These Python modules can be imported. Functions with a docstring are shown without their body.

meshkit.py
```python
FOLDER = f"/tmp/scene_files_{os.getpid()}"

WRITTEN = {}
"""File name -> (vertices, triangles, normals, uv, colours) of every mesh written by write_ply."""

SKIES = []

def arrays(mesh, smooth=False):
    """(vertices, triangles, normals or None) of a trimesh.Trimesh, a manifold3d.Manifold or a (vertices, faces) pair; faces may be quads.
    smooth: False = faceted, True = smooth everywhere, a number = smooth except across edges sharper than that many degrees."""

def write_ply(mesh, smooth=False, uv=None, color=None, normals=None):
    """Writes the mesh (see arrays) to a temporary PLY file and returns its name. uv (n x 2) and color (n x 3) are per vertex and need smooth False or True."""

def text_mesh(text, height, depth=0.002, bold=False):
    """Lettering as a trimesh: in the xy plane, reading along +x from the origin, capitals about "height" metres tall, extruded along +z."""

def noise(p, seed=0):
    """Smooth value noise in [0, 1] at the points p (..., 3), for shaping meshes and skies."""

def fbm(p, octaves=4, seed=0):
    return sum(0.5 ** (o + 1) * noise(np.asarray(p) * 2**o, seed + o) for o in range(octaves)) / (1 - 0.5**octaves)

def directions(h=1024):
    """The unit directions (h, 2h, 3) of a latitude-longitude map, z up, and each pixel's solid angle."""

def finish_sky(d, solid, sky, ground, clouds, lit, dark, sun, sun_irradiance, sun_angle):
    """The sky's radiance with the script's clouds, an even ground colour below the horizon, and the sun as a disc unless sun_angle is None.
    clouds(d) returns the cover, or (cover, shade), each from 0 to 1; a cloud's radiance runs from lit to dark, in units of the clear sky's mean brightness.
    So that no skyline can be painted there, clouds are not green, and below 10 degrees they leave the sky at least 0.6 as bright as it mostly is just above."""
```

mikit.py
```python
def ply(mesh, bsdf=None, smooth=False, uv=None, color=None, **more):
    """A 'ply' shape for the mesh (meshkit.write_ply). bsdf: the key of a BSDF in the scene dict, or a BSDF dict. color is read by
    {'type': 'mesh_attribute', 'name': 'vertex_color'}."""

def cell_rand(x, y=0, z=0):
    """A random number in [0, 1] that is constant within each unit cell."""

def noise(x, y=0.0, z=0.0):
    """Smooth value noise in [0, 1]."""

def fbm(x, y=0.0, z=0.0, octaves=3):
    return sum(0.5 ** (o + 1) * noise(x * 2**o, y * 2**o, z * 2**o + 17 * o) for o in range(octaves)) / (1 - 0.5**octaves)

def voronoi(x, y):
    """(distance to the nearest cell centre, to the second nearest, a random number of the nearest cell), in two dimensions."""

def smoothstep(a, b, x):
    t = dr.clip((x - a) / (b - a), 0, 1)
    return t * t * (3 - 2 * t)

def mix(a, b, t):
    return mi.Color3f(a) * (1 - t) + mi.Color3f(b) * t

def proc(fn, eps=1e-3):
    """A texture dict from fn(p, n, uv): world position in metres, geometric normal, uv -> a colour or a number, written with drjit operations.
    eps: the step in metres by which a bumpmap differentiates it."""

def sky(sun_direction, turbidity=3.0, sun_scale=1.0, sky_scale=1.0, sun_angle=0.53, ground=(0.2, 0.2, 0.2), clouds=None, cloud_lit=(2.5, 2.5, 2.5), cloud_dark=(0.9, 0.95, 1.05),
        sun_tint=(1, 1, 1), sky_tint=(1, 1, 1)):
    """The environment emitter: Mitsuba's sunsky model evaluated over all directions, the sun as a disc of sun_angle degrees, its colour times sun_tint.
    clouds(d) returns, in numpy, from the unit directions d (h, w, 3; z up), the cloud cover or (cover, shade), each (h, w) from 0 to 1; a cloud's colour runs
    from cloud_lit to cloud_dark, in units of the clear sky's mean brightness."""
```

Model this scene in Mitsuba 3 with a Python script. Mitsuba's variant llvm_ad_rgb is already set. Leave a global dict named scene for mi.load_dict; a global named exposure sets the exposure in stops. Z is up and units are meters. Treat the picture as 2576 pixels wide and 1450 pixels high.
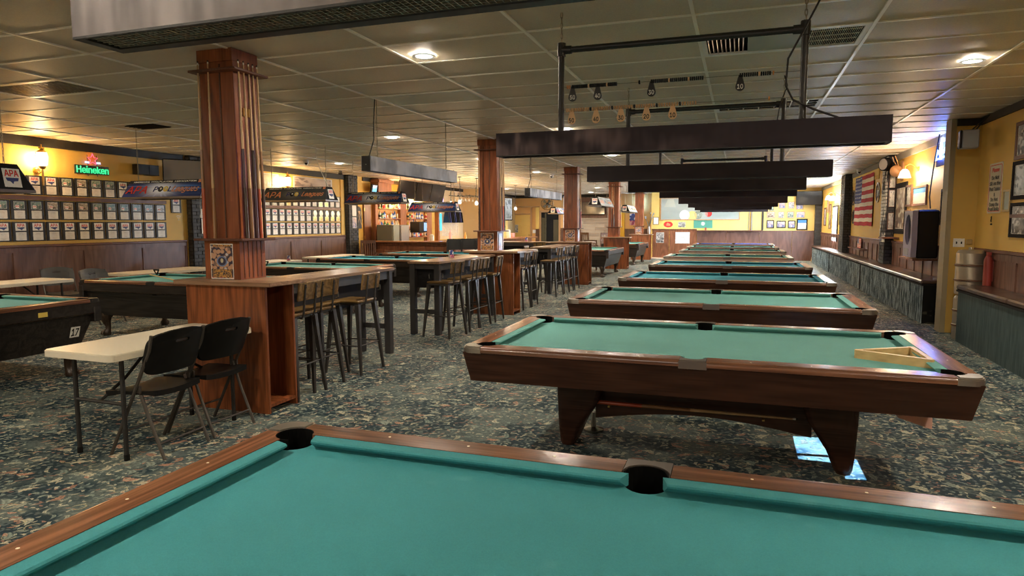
import math, random
import numpy as np
import trimesh
import drjit as dr
import mitsuba as mi
import mikit, meshkit
from mikit import proc, noise, fbm, voronoi, cell_rand, smoothstep, mix
from shapely.geometry import Polygon, Point, box as sbox, MultiPolygon
from shapely import affinity
from shapely.ops import unary_union

random.seed(7)
np.random.seed(7)
TF = mi.ScalarTransform4f
scene, labels = {}, {}

# ------------------------------------------------------------------ camera, light, exposure
exposure = 4.2
_F, _PITCH, _YAW, _ROLL, _H = 1660.22, math.radians(5.5932), math.radians(19.0382), math.radians(-0.10805), 1.5673


def _camera():
    cy, sy, cp, sp = math.cos(_YAW), math.sin(_YAW), math.cos(_PITCH), math.sin(_PITCH)
    fw = np.array([-sy * cp, cy * cp, -sp])
    r = np.array([cy, sy, 0.0])
    u = np.cross(r, fw)
    c, s = math.cos(_ROLL), math.sin(_ROLL)
    up = -s * r + c * u
    o = np.array([0, 0, _H])
    return {'type': 'perspective', 'fov_axis': 'x', 'fov': math.degrees(2 * math.atan(1288 / _F)), 'near_clip': 0.05, 'far_clip': 200.0,
            'to_world': TF().look_at(origin=o.tolist(), target=(o + fw).tolist(), up=up.tolist())}


scene['camera'] = _camera()
CEIL = 3.0
DOWNLIGHT = (60.0, 53.0, 43.0)          # radiance of the recessed LED lamps
LANTERN = (9.0, 6.0, 2.9)
DAYLIGHT = (9.0, 11.0, 14.0)
# low winter sun that slips through a small window added to the right-hand wall (out of frame)
SUN_DIR = (-0.70, -0.10, -0.56)
scene['sun'] = {'type': 'directional', 'direction': list(SUN_DIR), 'irradiance': {'type': 'rgb', 'value': [1.1, 2.1, 3.4]}}


# ------------------------------------------------------------------ helpers
def rgb(*c):
    return {'type': 'rgb', 'value': list(c)}


def mat(name, color, rough=0.6, spec=0.4, metal=0.0, coat=0.0, sheen=0.0, bump=None, **kw):
    b = {'type': 'principled', 'base_color': color if isinstance(color, dict) else rgb(*color), 'roughness': rough if isinstance(rough, dict) else float(rough), 'specular': float(spec), 'metallic': float(metal)}
    if coat:
        b['clearcoat'] = float(coat)
        b['clearcoat_gloss'] = kw.get('gloss', 0.92)
    if sheen:
        b['sheen'] = float(sheen)
    if bump:
        b = {'type': 'bumpmap', 'arbitrary': proc(bump[0], bump[2] if len(bump) > 2 else 2e-3), 'scale': float(bump[1]), 'bsdf': b}
    scene['m_' + name] = {'type': 'twosided', 'bsdf': b}
    return name


def ply_(mesh, m, smooth=False, **kw):
    return mikit.ply(mesh, 'm_' + m, smooth, **kw)


def emit(r, g, b):
    return {'emitter': {'type': 'area', 'radiance': rgb(r, g, b)}}


def num(key):
    if key not in scene and key not in _taken:
        _taken.add(key)
        return key
    i = 1
    while f'{key}_{i:03d}' in _taken:
        i += 1
    k = f'{key}_{i:03d}'
    _taken.add(k)
    return k


_taken = set()


def cat(*ms):
    ms = [m for m in ms if m is not None]
    return trimesh.util.concatenate(ms) if len(ms) > 1 else ms[0]


def move(m, x=0, y=0, z=0, rz=0, rx=0, ry=0):
    m = m.copy()
    T = np.eye(4)
    for a, ax in ((rx, [1, 0, 0]), (ry, [0, 1, 0]), (rz, [0, 0, 1])):
        if a:
            T = trimesh.transformations.rotation_matrix(math.radians(a), ax) @ T
    T[:3, 3] += (x, y, z)
    m.apply_transform(T)
    return m


_BF = np.array([[0, 2, 1], [0, 3, 2], [4, 5, 6], [4, 6, 7], [0, 1, 5], [0, 5, 4], [1, 2, 6], [1, 6, 5], [2, 3, 7], [2, 7, 6], [3, 0, 4], [3, 4, 7]])


def box(x0, y0, z0, x1, y1, z1, bev=0.0):
    if not bev:
        v = np.array([[x0, y0, z0], [x1, y0, z0], [x1, y1, z0], [x0, y1, z0], [x0, y0, z1], [x1, y0, z1], [x1, y1, z1], [x0, y1, z1]], float)
        return trimesh.Trimesh(v, _BF, process=False)
    p = []
    b = bev
    for x, sx in ((x0, 1), (x1, -1)):
        for y, sy in ((y0, 1), (y1, -1)):
            for z, sz in ((z0, 1), (z1, -1)):
                p += [(x + sx * b, y + sy * b, z), (x + sx * b, y, z + sz * b), (x, y + sy * b, z + sz * b)]
    return trimesh.convex.convex_hull(np.array(p))


def cbox(cx, cy, cz, sx, sy, sz, bev=0.0):
    return box(cx - sx / 2, cy - sy / 2, cz - sz / 2, cx + sx / 2, cy + sy / 2, cz + sz / 2, bev)


def hexa(b, t):
    """a solid with the four bottom corners b and the four top corners t (same winding)"""
    return trimesh.Trimesh(np.array(list(b) + list(t), float), _BF, process=False)


def lathe(prof, n=20, x=0, y=0, z=0):
    m = trimesh.creation.revolve(np.array(prof, float), sections=n)
    if m.volume < 0:
        m.invert()
    m.apply_translation((x, y, z))
    return m


def tube(pts, r, n=8, cap=True):
    p = np.asarray(pts, float)
    r = np.broadcast_to(np.asarray(r, float), (len(p),))
    t = np.gradient(p, axis=0)
    t /= np.linalg.norm(t, axis=1, keepdims=True) + 1e-12
    ref = np.array([0, 0, 1.0]) if abs(t[0][2]) < 0.9 else np.array([1.0, 0, 0])
    a = np.cross(t[0], ref)
    a /= np.linalg.norm(a)
    A = []
    for k in range(len(p)):
        a = a - t[k] * (a @ t[k])
        a /= np.linalg.norm(a) + 1e-12
        A.append(a)
    A = np.array(A)
    B = np.cross(t, A)
    ang = np.arange(n) * 2 * np.pi / n
    v = (p[:, None] + r[:, None, None] * (np.cos(ang)[None, :, None] * A[:, None] + np.sin(ang)[None, :, None] * B[:, None])).reshape(-1, 3)
    f = []
    for i in range(len(p) - 1):
        for j in range(n):
            a0, b0, c0, d0 = i * n + j, i * n + (j + 1) % n, (i + 1) * n + (j + 1) % n, (i + 1) * n + j
            f += [[a0, b0, c0], [a0, c0, d0]]
    if cap:
        v = np.vstack([v, p[0], p[-1]])
        c0, c1 = len(v) - 2, len(v) - 1
        e = (len(p) - 1) * n
        for j in range(n):
            f += [[c0, (j + 1) % n, j], [c1, e + j, e + (j + 1) % n]]
    return trimesh.Trimesh(v, np.array(f), process=False)


def rod(p0, p1, r0, r1=None, n=8):
    return tube([p0, p1], [r0, r0 if r1 is None else r1], n)


def bar(p0, p1, w, h, ref=(0, 0, 1)):
    """a rectangular bar from p0 to p1, w across and h along ref"""
    p0, p1, ref = (np.asarray(q, float) for q in (p0, p1, ref))
    d = (p1 - p0) / np.linalg.norm(p1 - p0)
    a = np.cross(d, ref)
    a /= np.linalg.norm(a)
    b = np.cross(a, d)
    c = [(-w, -h), (w, -h), (w, h), (-w, h)]
    return hexa([p0 + a * i / 2 + b * j / 2 for i, j in c], [p1 + a * i / 2 + b * j / 2 for i, j in c])


def ext(poly, z0, z1):
    ps = poly.geoms if hasattr(poly, 'geoms') else [poly]
    ms = []
    for g in ps:
        if g.area > 1e-7:
            m = trimesh.creation.extrude_polygon(g, z1 - z0, engine='earcut')
            m.apply_translation((0, 0, z0))
            ms.append(m)
    return cat(*ms)


def rrect(x0, y0, x1, y1, r, n=5):
    return sbox(x0 + r, y0 + r, x1 - r, y1 - r).buffer(r, quad_segs=n)


def loft(secs):
    """closed solid through sections of equal point count"""
    s = np.asarray(secs, float)
    k, n = s.shape[:2]
    f = []
    for i in range(k - 1):
        for j in range(n):
            a, b, c, d = i * n + j, i * n + (j + 1) % n, (i + 1) * n + (j + 1) % n, (i + 1) * n + j
            f += [[a, b, c], [a, c, d]]
    v = np.vstack([s.reshape(-1, 3), s[0].mean(0), s[-1].mean(0)])
    for j in range(n):
        f += [[k * n, (j + 1) % n, j], [k * n + 1, (k - 1) * n + j, (k - 1) * n + (j + 1) % n]]
    return trimesh.Trimesh(v, np.array(f), process=False)


def txt(s, h, depth=0.002, bold=True, width=None, shear=0.0, center=True):
    m = meshkit.text_mesh(s, h, depth, bold)
    b = m.bounds
    m.apply_translation((-(b[0][0] + b[1][0]) / 2 if center else -b[0][0], -h / 2 if center else 0, 0))
    if width:
        m.apply_scale([width / (b[1][0] - b[0][0]), 1, 1])
    if shear:
        m.vertices[:, 0] += shear * m.vertices[:, 1]
    return m


def sheet(w, h, t=0.002):
    m = trimesh.Trimesh(np.array([[0, 0, t], [w, 0, t], [w, h, t], [0, h, t], [0, 0, 0], [w, 0, 0], [w, h, 0], [0, h, 0]], float), np.array([[0, 1, 2], [0, 2, 3], [4, 6, 5], [4, 7, 6], [0, 4, 5], [0, 5, 1], [1, 5, 6], [1, 6, 2], [2, 6, 7], [2, 7, 3], [3, 7, 4], [3, 4, 0]]), process=False)
    m.apply_translation((-w / 2, -h / 2, 0))
    return m


def frame_T(o, right, up):
    """local x -> right, local y -> up, local z -> out"""
    r, u = np.asarray(right, float), np.asarray(up, float)
    r, u = r / np.linalg.norm(r), u / np.linalg.norm(u)
    n = np.cross(r, u)
    M = np.eye(4)
    M[:3, 0], M[:3, 1], M[:3, 2], M[:3, 3] = r, u, n, o
    return M


def on_left(y, z, x=-11.05):      # things on the left wall face +x; reading runs along +y
    return frame_T((x, y, z), (0, 1, 0), (0, 0, 1))


def on_right(y, z, x=3.1):        # face -x; reading runs along -y
    return frame_T((x, y, z), (0, -1, 0), (0, 0, 1))


def on_back(x, z, y):
    return frame_T((x, y, z), (1, 0, 0), (0, 0, 1))


def place(x, y, z=0, rz=0):
    M = np.eye(4)
    c, s = math.cos(math.radians(rz)), math.sin(math.radians(rz))
    M[:2, :2] = [[c, -s], [s, c]]
    M[:3, 3] = (x, y, z)
    return M


def uvmesh(m, axes=(0, 1)):
    b = m.bounds
    return (m.vertices[:, list(axes)] - b[0][list(axes)]) / np.maximum(b[1][list(axes)] - b[0][list(axes)], 1e-9)


class Kit:
    """the parts of one kind of thing, to be put down once or many times"""

    def __init__(s):
        s.parts = []

    def add(s, name, mesh, m, smooth=False, uv=None, label=None, **kw):
        if uv is True:
            uv = uvmesh(mesh)
        n, i = name, 1
        names = [p[0] for p in s.parts]
        while n in names:
            n = f'{name}_{i:03d}'
            i += 1
        s.parts.append((n, ply_(mesh, m, smooth, uv=uv, **kw), label))
        return n

    def put(s, name, label, category, T=None, group=None, kind=None, labels_for=None, struct=False):
        key = num(name)
        for n, d, l in s.parts:
            k = f'{key}__{n}' if n else key
            scene[k] = dict(d)
            if T is not None:
                scene[k]['to_world'] = TF(np.asarray(T, float).tolist())
            if l:
                labels[k] = {'label': l}
        e = {'label': label}
        if category:
            e['category'] = category
        if group:
            e['group'] = group
        if struct:
            e['kind'] = 'structure'
        if kind:
            e['kind'] = kind
        labels[key] = e
        return key


def single(name, mesh, m, label, category, smooth=False, T=None, group=None, uv=None, kind=None, **kw):
    k = Kit()
    k.add('', mesh, m, smooth, uv, **kw)
    return k.put(name, label, category, T, group, kind)


def struct(name, mesh, m, label=None, smooth=False, **kw):
    scene[name] = ply_(mesh, m, smooth, **kw)
    _taken.add(name)
    labels[name] = {'label': label or name.replace('_', ' '), 'kind': 'structure'}
    return name


def child(parent, name, mesh, m, smooth=False, label=None, kind=None, uv=None, T=None, **kw):
    if uv is True:
        uv = uvmesh(mesh)
    key = num(f'{parent}__{name}')
    scene[key] = mesh if isinstance(mesh, dict) else ply_(mesh, m, smooth, uv=uv, **kw)
    if T is not None:
        scene[key] = {**scene[key], 'to_world': TF(np.asarray(T, float).tolist())}
    if label or kind:
        labels[key] = {a: b for a, b in (('label', label), ('kind', kind)) if b}
    return key


ORD = ['first', 'second', 'third', 'fourth', 'fifth', 'sixth', 'seventh', 'eighth', 'ninth', 'tenth', 'eleventh', 'twelfth', 'thirteenth', 'fourteenth', 'fifteenth']


# ------------------------------------------------------------------ materials
def wood_fn(dark, light, axis='z', fine=60.0, ring=5.0, seed=0.0):
    def fn(p, n, uv):
        a, b, c = {'z': (p.x, p.y, p.z), 'x': (p.y, p.z, p.x), 'y': (p.x, p.z, p.y)}[axis]
        w = fbm(a * ring + seed, b * ring, c * 0.55, 3)
        rings = 0.5 + 0.5 * dr.sin(w * 38.0 + fbm(a * 14, b * 14, c * 1.4, 2) * 5.0)
        g = noise(a * fine * 2.2, b * fine * 2.2, c * 5.0 + seed)
        t = dr.clip(0.45 * rings + 0.5 * g + 0.35 * (fbm(a * 2, b * 2, c * 0.8, 2) - 0.5), 0, 1)
        return mix(dark, light, t)
    return fn


mat('wood_column', proc(wood_fn((0.13, 0.032, 0.011), (0.30, 0.092, 0.035), 'z', 55, 4.0)), 0.34, 0.5, coat=0.25)
mat('wood_cabinet', proc(wood_fn((0.085, 0.022, 0.008), (0.30, 0.092, 0.030), 'z', 50, 3.2, 5.0)), 0.38, 0.4, coat=0.1)
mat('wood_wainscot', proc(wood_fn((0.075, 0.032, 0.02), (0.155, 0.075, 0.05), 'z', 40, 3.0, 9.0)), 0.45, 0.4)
mat('wood_trim', proc(wood_fn((0.075, 0.028, 0.016), (0.15, 0.06, 0.038), 'y', 40, 3.0, 2.0)), 0.45, 0.4)
mat('wood_apron', proc(wood_fn((0.024, 0.009, 0.005), (0.058, 0.022, 0.012), 'x', 55, 6.0, 1.0)), 0.34, 0.4, coat=0.15)
mat('wood_rail_x', proc(wood_fn((0.070, 0.026, 0.013), (0.22, 0.095, 0.048), 'x', 70, 8.0, 3.0)), 0.20, 0.6, coat=0.9, gloss=0.95)
mat('wood_rail_y', proc(wood_fn((0.080, 0.029, 0.014), (0.25, 0.105, 0.052), 'y', 70, 8.0, 4.0)), 0.20, 0.6, coat=0.9, gloss=0.95)
mat('wood_top', proc(wood_fn((0.14, 0.075, 0.04), (0.30, 0.19, 0.115), 'y', 45, 5.0, 6.0)), 0.22, 0.6, coat=0.5)
mat('wood_slab', proc(wood_fn((0.16, 0.085, 0.045), (0.33, 0.20, 0.12), 'x', 45, 5.0, 8.0)), 0.30, 0.5, coat=0.3)
mat('wood_stool', proc(wood_fn((0.070, 0.035, 0.011), (0.21, 0.125, 0.042), 'x', 40, 6.0, 12.0)), 0.35, 0.5, coat=0.2)
mat('wood_blonde', proc(wood_fn((0.46, 0.30, 0.12), (0.68, 0.48, 0.22), 'x', 40, 5.0, 15.0)), 0.4, 0.4)
mat('wood_bar', proc(wood_fn((0.12, 0.042, 0.018), (0.24, 0.09, 0.042), 'z', 40, 4.0, 17.0)), 0.32, 0.5, coat=0.3)
mat('wood_backbar', proc(wood_fn((0.24, 0.085, 0.032), (0.42, 0.17, 0.07), 'z', 40, 4.0, 19.0)), 0.4, 0.5)
mat('wood_dark_table', proc(wood_fn((0.010, 0.008, 0.007), (0.028, 0.022, 0.018), 'x', 60, 6.0, 21.0)), 0.38, 0.5, coat=0.15)
mat('wood_claw', proc(wood_fn((0.022, 0.013, 0.008), (0.07, 0.043, 0.026), 'z', 40, 6.0, 23.0)), 0.35, 0.5, coat=0.2)
mat('wood_chair', proc(wood_fn((0.06, 0.026, 0.014), (0.14, 0.062, 0.034), 'z', 40, 6.0, 25.0)), 0.4, 0.5)
mat('board_tan', proc(wood_fn((0.60, 0.46, 0.34), (0.76, 0.61, 0.47), 'x', 40, 4.0, 27.0)), 0.35, 0.5)


def cloth_fn(base):
    def fn(p, n, uv):
        w = 0.86 + 0.22 * fbm(p.x * 2.3, p.y * 2.3, p.z, 3) + 0.10 * (noise(p.x * 420, p.y * 420) - 0.5)
        chalk = smoothstep(0.74, 0.9, fbm(p.x * 5 + 3, p.y * 5, 0, 3))
        return mix(mi.Color3f(base) * w, (0.20, 0.42, 0.42), chalk * 0.35)
    return fn


mat('cloth_teal', proc(cloth_fn((0.050, 0.250, 0.270))), 0.9, 0.15, sheen=0.35)
mat('cloth_green', proc(cloth_fn((0.125, 0.325, 0.295))), 0.9, 0.15, sheen=0.35)
mat('cloth_blue', proc(cloth_fn((0.05, 0.27, 0.33))), 0.9, 0.15, sheen=0.35)
mat('cloth_navy', proc(cloth_fn((0.06, 0.10, 0.26))), 0.9, 0.15, sheen=0.35)
mat('casting', (0.34, 0.31, 0.27), 0.33, 0.5, metal=0.85)
mat('casting_dark', (0.16, 0.13, 0.11), 0.38, 0.5, metal=0.6)
mat('pocket_black', (0.004, 0.004, 0.0038), 0.9, 0.05)
mat('leather', (0.008, 0.0075, 0.007), 0.55, 0.4)
mat('pearl', (0.75, 0.66, 0.48), 0.3, 0.5)
mat('chrome', (0.70, 0.66, 0.60), 0.18, 0.5, metal=1.0)
mat('brass', (0.60, 0.40, 0.13), 0.28, 0.5, metal=1.0)
mat('black_metal', (0.017, 0.016, 0.015), 0.42, 0.5)
mat('stool_metal', (0.030, 0.027, 0.024), 0.40, 0.5)
mat('chair_tube', (0.050, 0.042, 0.034), 0.40, 0.5)
mat('black_plastic', (0.007, 0.0068, 0.0065), 0.40, 0.18)
mat('black_paint', proc(lambda p, n, uv: mix((0.018, 0.017, 0.017), (0.045, 0.043, 0.043), fbm(p.x * 3, p.y * 3, p.z * 2, 3))), 0.55, 0.4)
mat('dull_black', (0.010, 0.009, 0.009), 0.8, 0.2)
mat('screen', (0.020, 0.020, 0.021), 0.10, 0.6)
mat('screen_reflection', (0.20, 0.20, 0.215), 0.25, 0.6)  # grey base stands in for the ceiling reflected in the screen
mat('white_plastic', (0.62, 0.56, 0.43), 0.38, 0.5)
mat('white_table_far', (0.60, 0.56, 0.47), 0.42, 0.5)
mat('white_paint', (0.72, 0.70, 0.66), 0.5, 0.4)
mat('paper', (0.76, 0.73, 0.66), 0.6, 0.3)
mat('cord', (0.02, 0.018, 0.016), 0.6, 0.3)
mat('chain_steel', (0.36, 0.31, 0.22), 0.4, 0.5, metal=0.8)
mat('grey_plastic', (0.27, 0.27, 0.27), 0.4, 0.5)
mat('keg_steel', proc(lambda p, n, uv: mix((0.42, 0.36, 0.27), (0.56, 0.49, 0.38), fbm(p.x * 9, p.y * 9, p.z * 9, 3))), 0.34, 0.5, metal=0.75)
mat('red_paint', (0.24, 0.03, 0.02), 0.45, 0.5)
mat('gold_frame', (0.42, 0.30, 0.13), 0.4, 0.5, metal=0.5)
mat('brown_frame', (0.12, 0.05, 0.025), 0.4, 0.5)
mat('tan_frame', (0.40, 0.22, 0.10), 0.4, 0.5)
mat('letter_red', (0.55, 0.03, 0.025), 0.5, 0.4)
mat('letter_navy', (0.03, 0.04, 0.16), 0.5, 0.4)
mat('letter_black', (0.012, 0.011, 0.01), 0.5, 0.4)
mat('letter_white', (0.78, 0.76, 0.70), 0.5, 0.4)
mat('letter_orange', (0.62, 0.24, 0.12), 0.5, 0.4)
mat('letter_yellow', (0.68, 0.50, 0.10), 0.5, 0.4)
mat('tag_wood', (0.66, 0.42, 0.22), 0.5, 0.4)
mat('bead_amber', (0.52, 0.30, 0.13), 0.4, 0.5)
mat('bead_orange', (0.60, 0.24, 0.06), 0.4, 0.5)
mat('vinyl_seat', proc(lambda p, n, uv: mix((0.035, 0.020, 0.014), (0.065, 0.040, 0.028), fbm(p.x * 6, p.y * 6, p.z * 6, 3))), 0.24, 0.6, coat=0.5)


def carpet_fn(p, n, uv):
    x, y = p.x, p.y
    wx, wy = x + 0.03 * (noise(x * 9, y * 9) - 0.5), y + 0.03 * (noise(x * 9 + 31, y * 9) - 0.5)
    cloud = fbm(x * 3.4, y * 3.4, 3.0, 3)
    col = mix((0.014, 0.029, 0.037), (0.112, 0.138, 0.122), smoothstep(0.46, 0.72, cloud) * (0.45 + 0.75 * noise(x * 95, y * 95, 4.0)))
    col = mix(col, (0.085, 0.106, 0.098), 0.7 * smoothstep(0.58, 0.70, noise(x * 46, y * 46)))
    for sc, el, sz, keep, off in ((7.0, 0.46, 0.36, 0.50, 3.0), (12.0, 0.34, 0.36, 0.72, 41.0), (22.0, 0.45, 0.36, 0.62, 77.0)):
        gx, gy = wx * sc + off, wy * sc + off * 0.37
        for a in (-1, 0, 1):
            for b in (-1, 0, 1):
                cx, cy = dr.floor(gx) + a, dr.floor(gy) + b
                h1, h2, h3, h4 = (cell_rand(cx, cy, q + off) for q in (11, 12, 13, 14))
                dx, dy = gx - cx - 0.2 - 0.6 * h1, gy - cy - 0.2 - 0.6 * h2
                ang = h3 * 6.2832
                c, s = dr.cos(ang), dr.sin(ang)
                u, v = c * dx + s * dy, -s * dx + c * dy
                v = v + 1.1 * u * u - 0.06
                lob = 1.0 + 0.16 * dr.sin(7.0 * dr.atan2(v, u) + h4 * 6)
                d = dr.sqrt(u * u + (v / el) * (v / el)) / (sz * lob)
                on = smoothstep(1.0, 0.84, d) * dr.select(h4 < keep, 1.0, 0.0)
                vein = smoothstep(0.05, 0.02, dr.abs(v)) * 0.35
                warm = dr.select(h4 < 0.13, 1.0, 0.0)
                leaf = mix((0.47, 0.43, 0.31), (0.21, 0.26, 0.22), smoothstep(0.25, 0.95, h1))
                leaf = mix(leaf, (0.34, 0.15, 0.095), warm * 0.85)
                col = mix(col, leaf * (1.0 - vein) * (0.75 + 0.4 * h2), on * 0.85)
    gx, gy = wx * 8.0, wy * 8.0 + 5.0
    ring = dr.abs(dr.sqrt(dr.square(gx - dr.floor(gx) - 0.5) + dr.square(gy - dr.floor(gy) - 0.5)) - 0.27)
    curl = smoothstep(0.045, 0.02, ring) * dr.select(cell_rand(dr.floor(gx), dr.floor(gy), 5) < 0.35, 1.0, 0.0) * smoothstep(0.40, 0.55, noise(gx * 1.7, gy * 1.7, 8.0))
    col = mix(col, (0.28, 0.25, 0.15), curl * 0.8)
    return col * (0.8 + 0.4 * noise(x * 260, y * 260))


mat('carpet', proc(carpet_fn), 0.95, 0.1, sheen=0.55)


def bench_fn(p, n, uv):
    w = fbm(p.y * 26 + p.x * 26, p.z * 6.0, p.x * 2, 3)
    return mix((0.030, 0.045, 0.049), (0.24, 0.285, 0.29), smoothstep(0.40, 0.66, w))


mat('bench_carpet', proc(bench_fn), 0.9, 0.2, bump=(lambda p, n, uv: fbm(p.y * 30, p.z * 9, p.x * 3, 2), 0.006, 4e-3))
mat('bench_end', proc(lambda p, n, uv: mix((0.008, 0.009, 0.008), (0.06, 0.06, 0.04), smoothstep(0.62, 0.75, fbm(p.x * 12, p.y * 12, p.z * 12, 2)))), 0.9, 0.2)
mat('bench_green', proc(lambda p, n, uv: mix((0.030, 0.048, 0.048), (0.068, 0.095, 0.092), fbm(p.y * 40, p.z * 5.0, 0, 3))), 0.85, 0.2)


def wall_fn(base):
    return lambda p, n, uv: mi.Color3f(base) * (0.90 + 0.2 * fbm(p.x * 0.9, p.y * 0.9, p.z * 0.9, 3))


mat('wall_yellow', proc(wall_fn((0.60, 0.375, 0.085))), 0.55, 0.3)
mat('wall_orange', proc(wall_fn((0.62, 0.345, 0.12))), 0.55, 0.3)
mat('wall_cream', proc(wall_fn((0.70, 0.53, 0.30))), 0.55, 0.3)
mat('wall_beige', proc(wall_fn((0.48, 0.36, 0.19))), 0.55, 0.3)
mat('wall_back', proc(wall_fn((0.72, 0.50, 0.145))), 0.55, 0.3)
mat('door_yellow', (0.66, 0.43, 0.13), 0.5, 0.3)
mat('crown_black', (0.022, 0.020, 0.017), 0.55, 0.3)
mat('ceiling_tile', proc(lambda p, n, uv: mi.Color3f(0.58, 0.495, 0.37) * (0.90 + 0.14 * fbm(p.x * 1.1, p.y * 1.1, 0, 2) + 0.10 * (noise(p.x * 150, p.y * 150) - 0.5))), 0.50, 0.35)
mat('grid_white', (0.80, 0.75, 0.64), 0.35, 0.5)
mat('plenum', (0.03, 0.028, 0.025), 0.9, 0.1)


def soot_fn(p, n, uv):
    s = fbm(p.x * 5.0, p.z * 2.2, p.y * 5, 3)
    d = fbm(p.x * 16 + 4, p.z * 3.0, p.y * 16, 3)
    t = smoothstep(0.35, 0.75, 0.55 * s + 0.45 * d)
    return mix((0.030, 0.024, 0.025), (0.22, 0.185, 0.18), t)


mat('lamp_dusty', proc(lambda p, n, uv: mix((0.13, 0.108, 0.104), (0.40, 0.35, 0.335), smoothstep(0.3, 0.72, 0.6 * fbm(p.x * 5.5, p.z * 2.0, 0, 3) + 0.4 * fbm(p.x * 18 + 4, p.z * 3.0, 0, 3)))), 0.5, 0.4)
mat('lamp_brushed_lit', proc(lambda p, n, uv: mix((0.034, 0.027, 0.033), (0.30, 0.22, 0.23), smoothstep(0.42, 0.78, 0.6 * fbm(p.x * 4.0, p.z * 5.0, p.y, 3) + 0.4 * fbm(p.x * 14 + 4, p.z * 3.0, p.y, 3)) * smoothstep(0.3, -1.5, p.x))), 0.55, 0.08)  # smeared brushed metal; the brighter left end is light painted into the colour
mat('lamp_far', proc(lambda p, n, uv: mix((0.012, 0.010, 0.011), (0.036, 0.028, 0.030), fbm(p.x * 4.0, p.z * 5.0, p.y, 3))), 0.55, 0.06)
mat('lamp_grey', proc(lambda p, n, uv: mix((0.10, 0.10, 0.11), (0.30, 0.30, 0.32), smoothstep(0.3, 0.7, fbm(p.y * 7.0, p.z * 4.0, p.x, 3)))), 0.5, 0.4)
mat('louver', (0.42, 0.38, 0.30), 0.30, 0.5, metal=0.6)
mat('reflector', (0.30, 0.27, 0.23), 0.35, 0.5)


def brick_fn(p, n, uv):
    return mix((0.016, 0.017, 0.018), (0.045, 0.046, 0.047), noise(dr.floor((p.x + p.y) * 4.7) * 3.1, dr.floor(p.z * 13.0) * 2.3) * 0.6 + 0.4 * fbm(p.x * 22, p.y * 22, p.z * 22, 2))


mat('brick_black', proc(brick_fn), 0.6, 0.35)
mat('mortar', (0.012, 0.012, 0.012), 0.8, 0.2)


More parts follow.
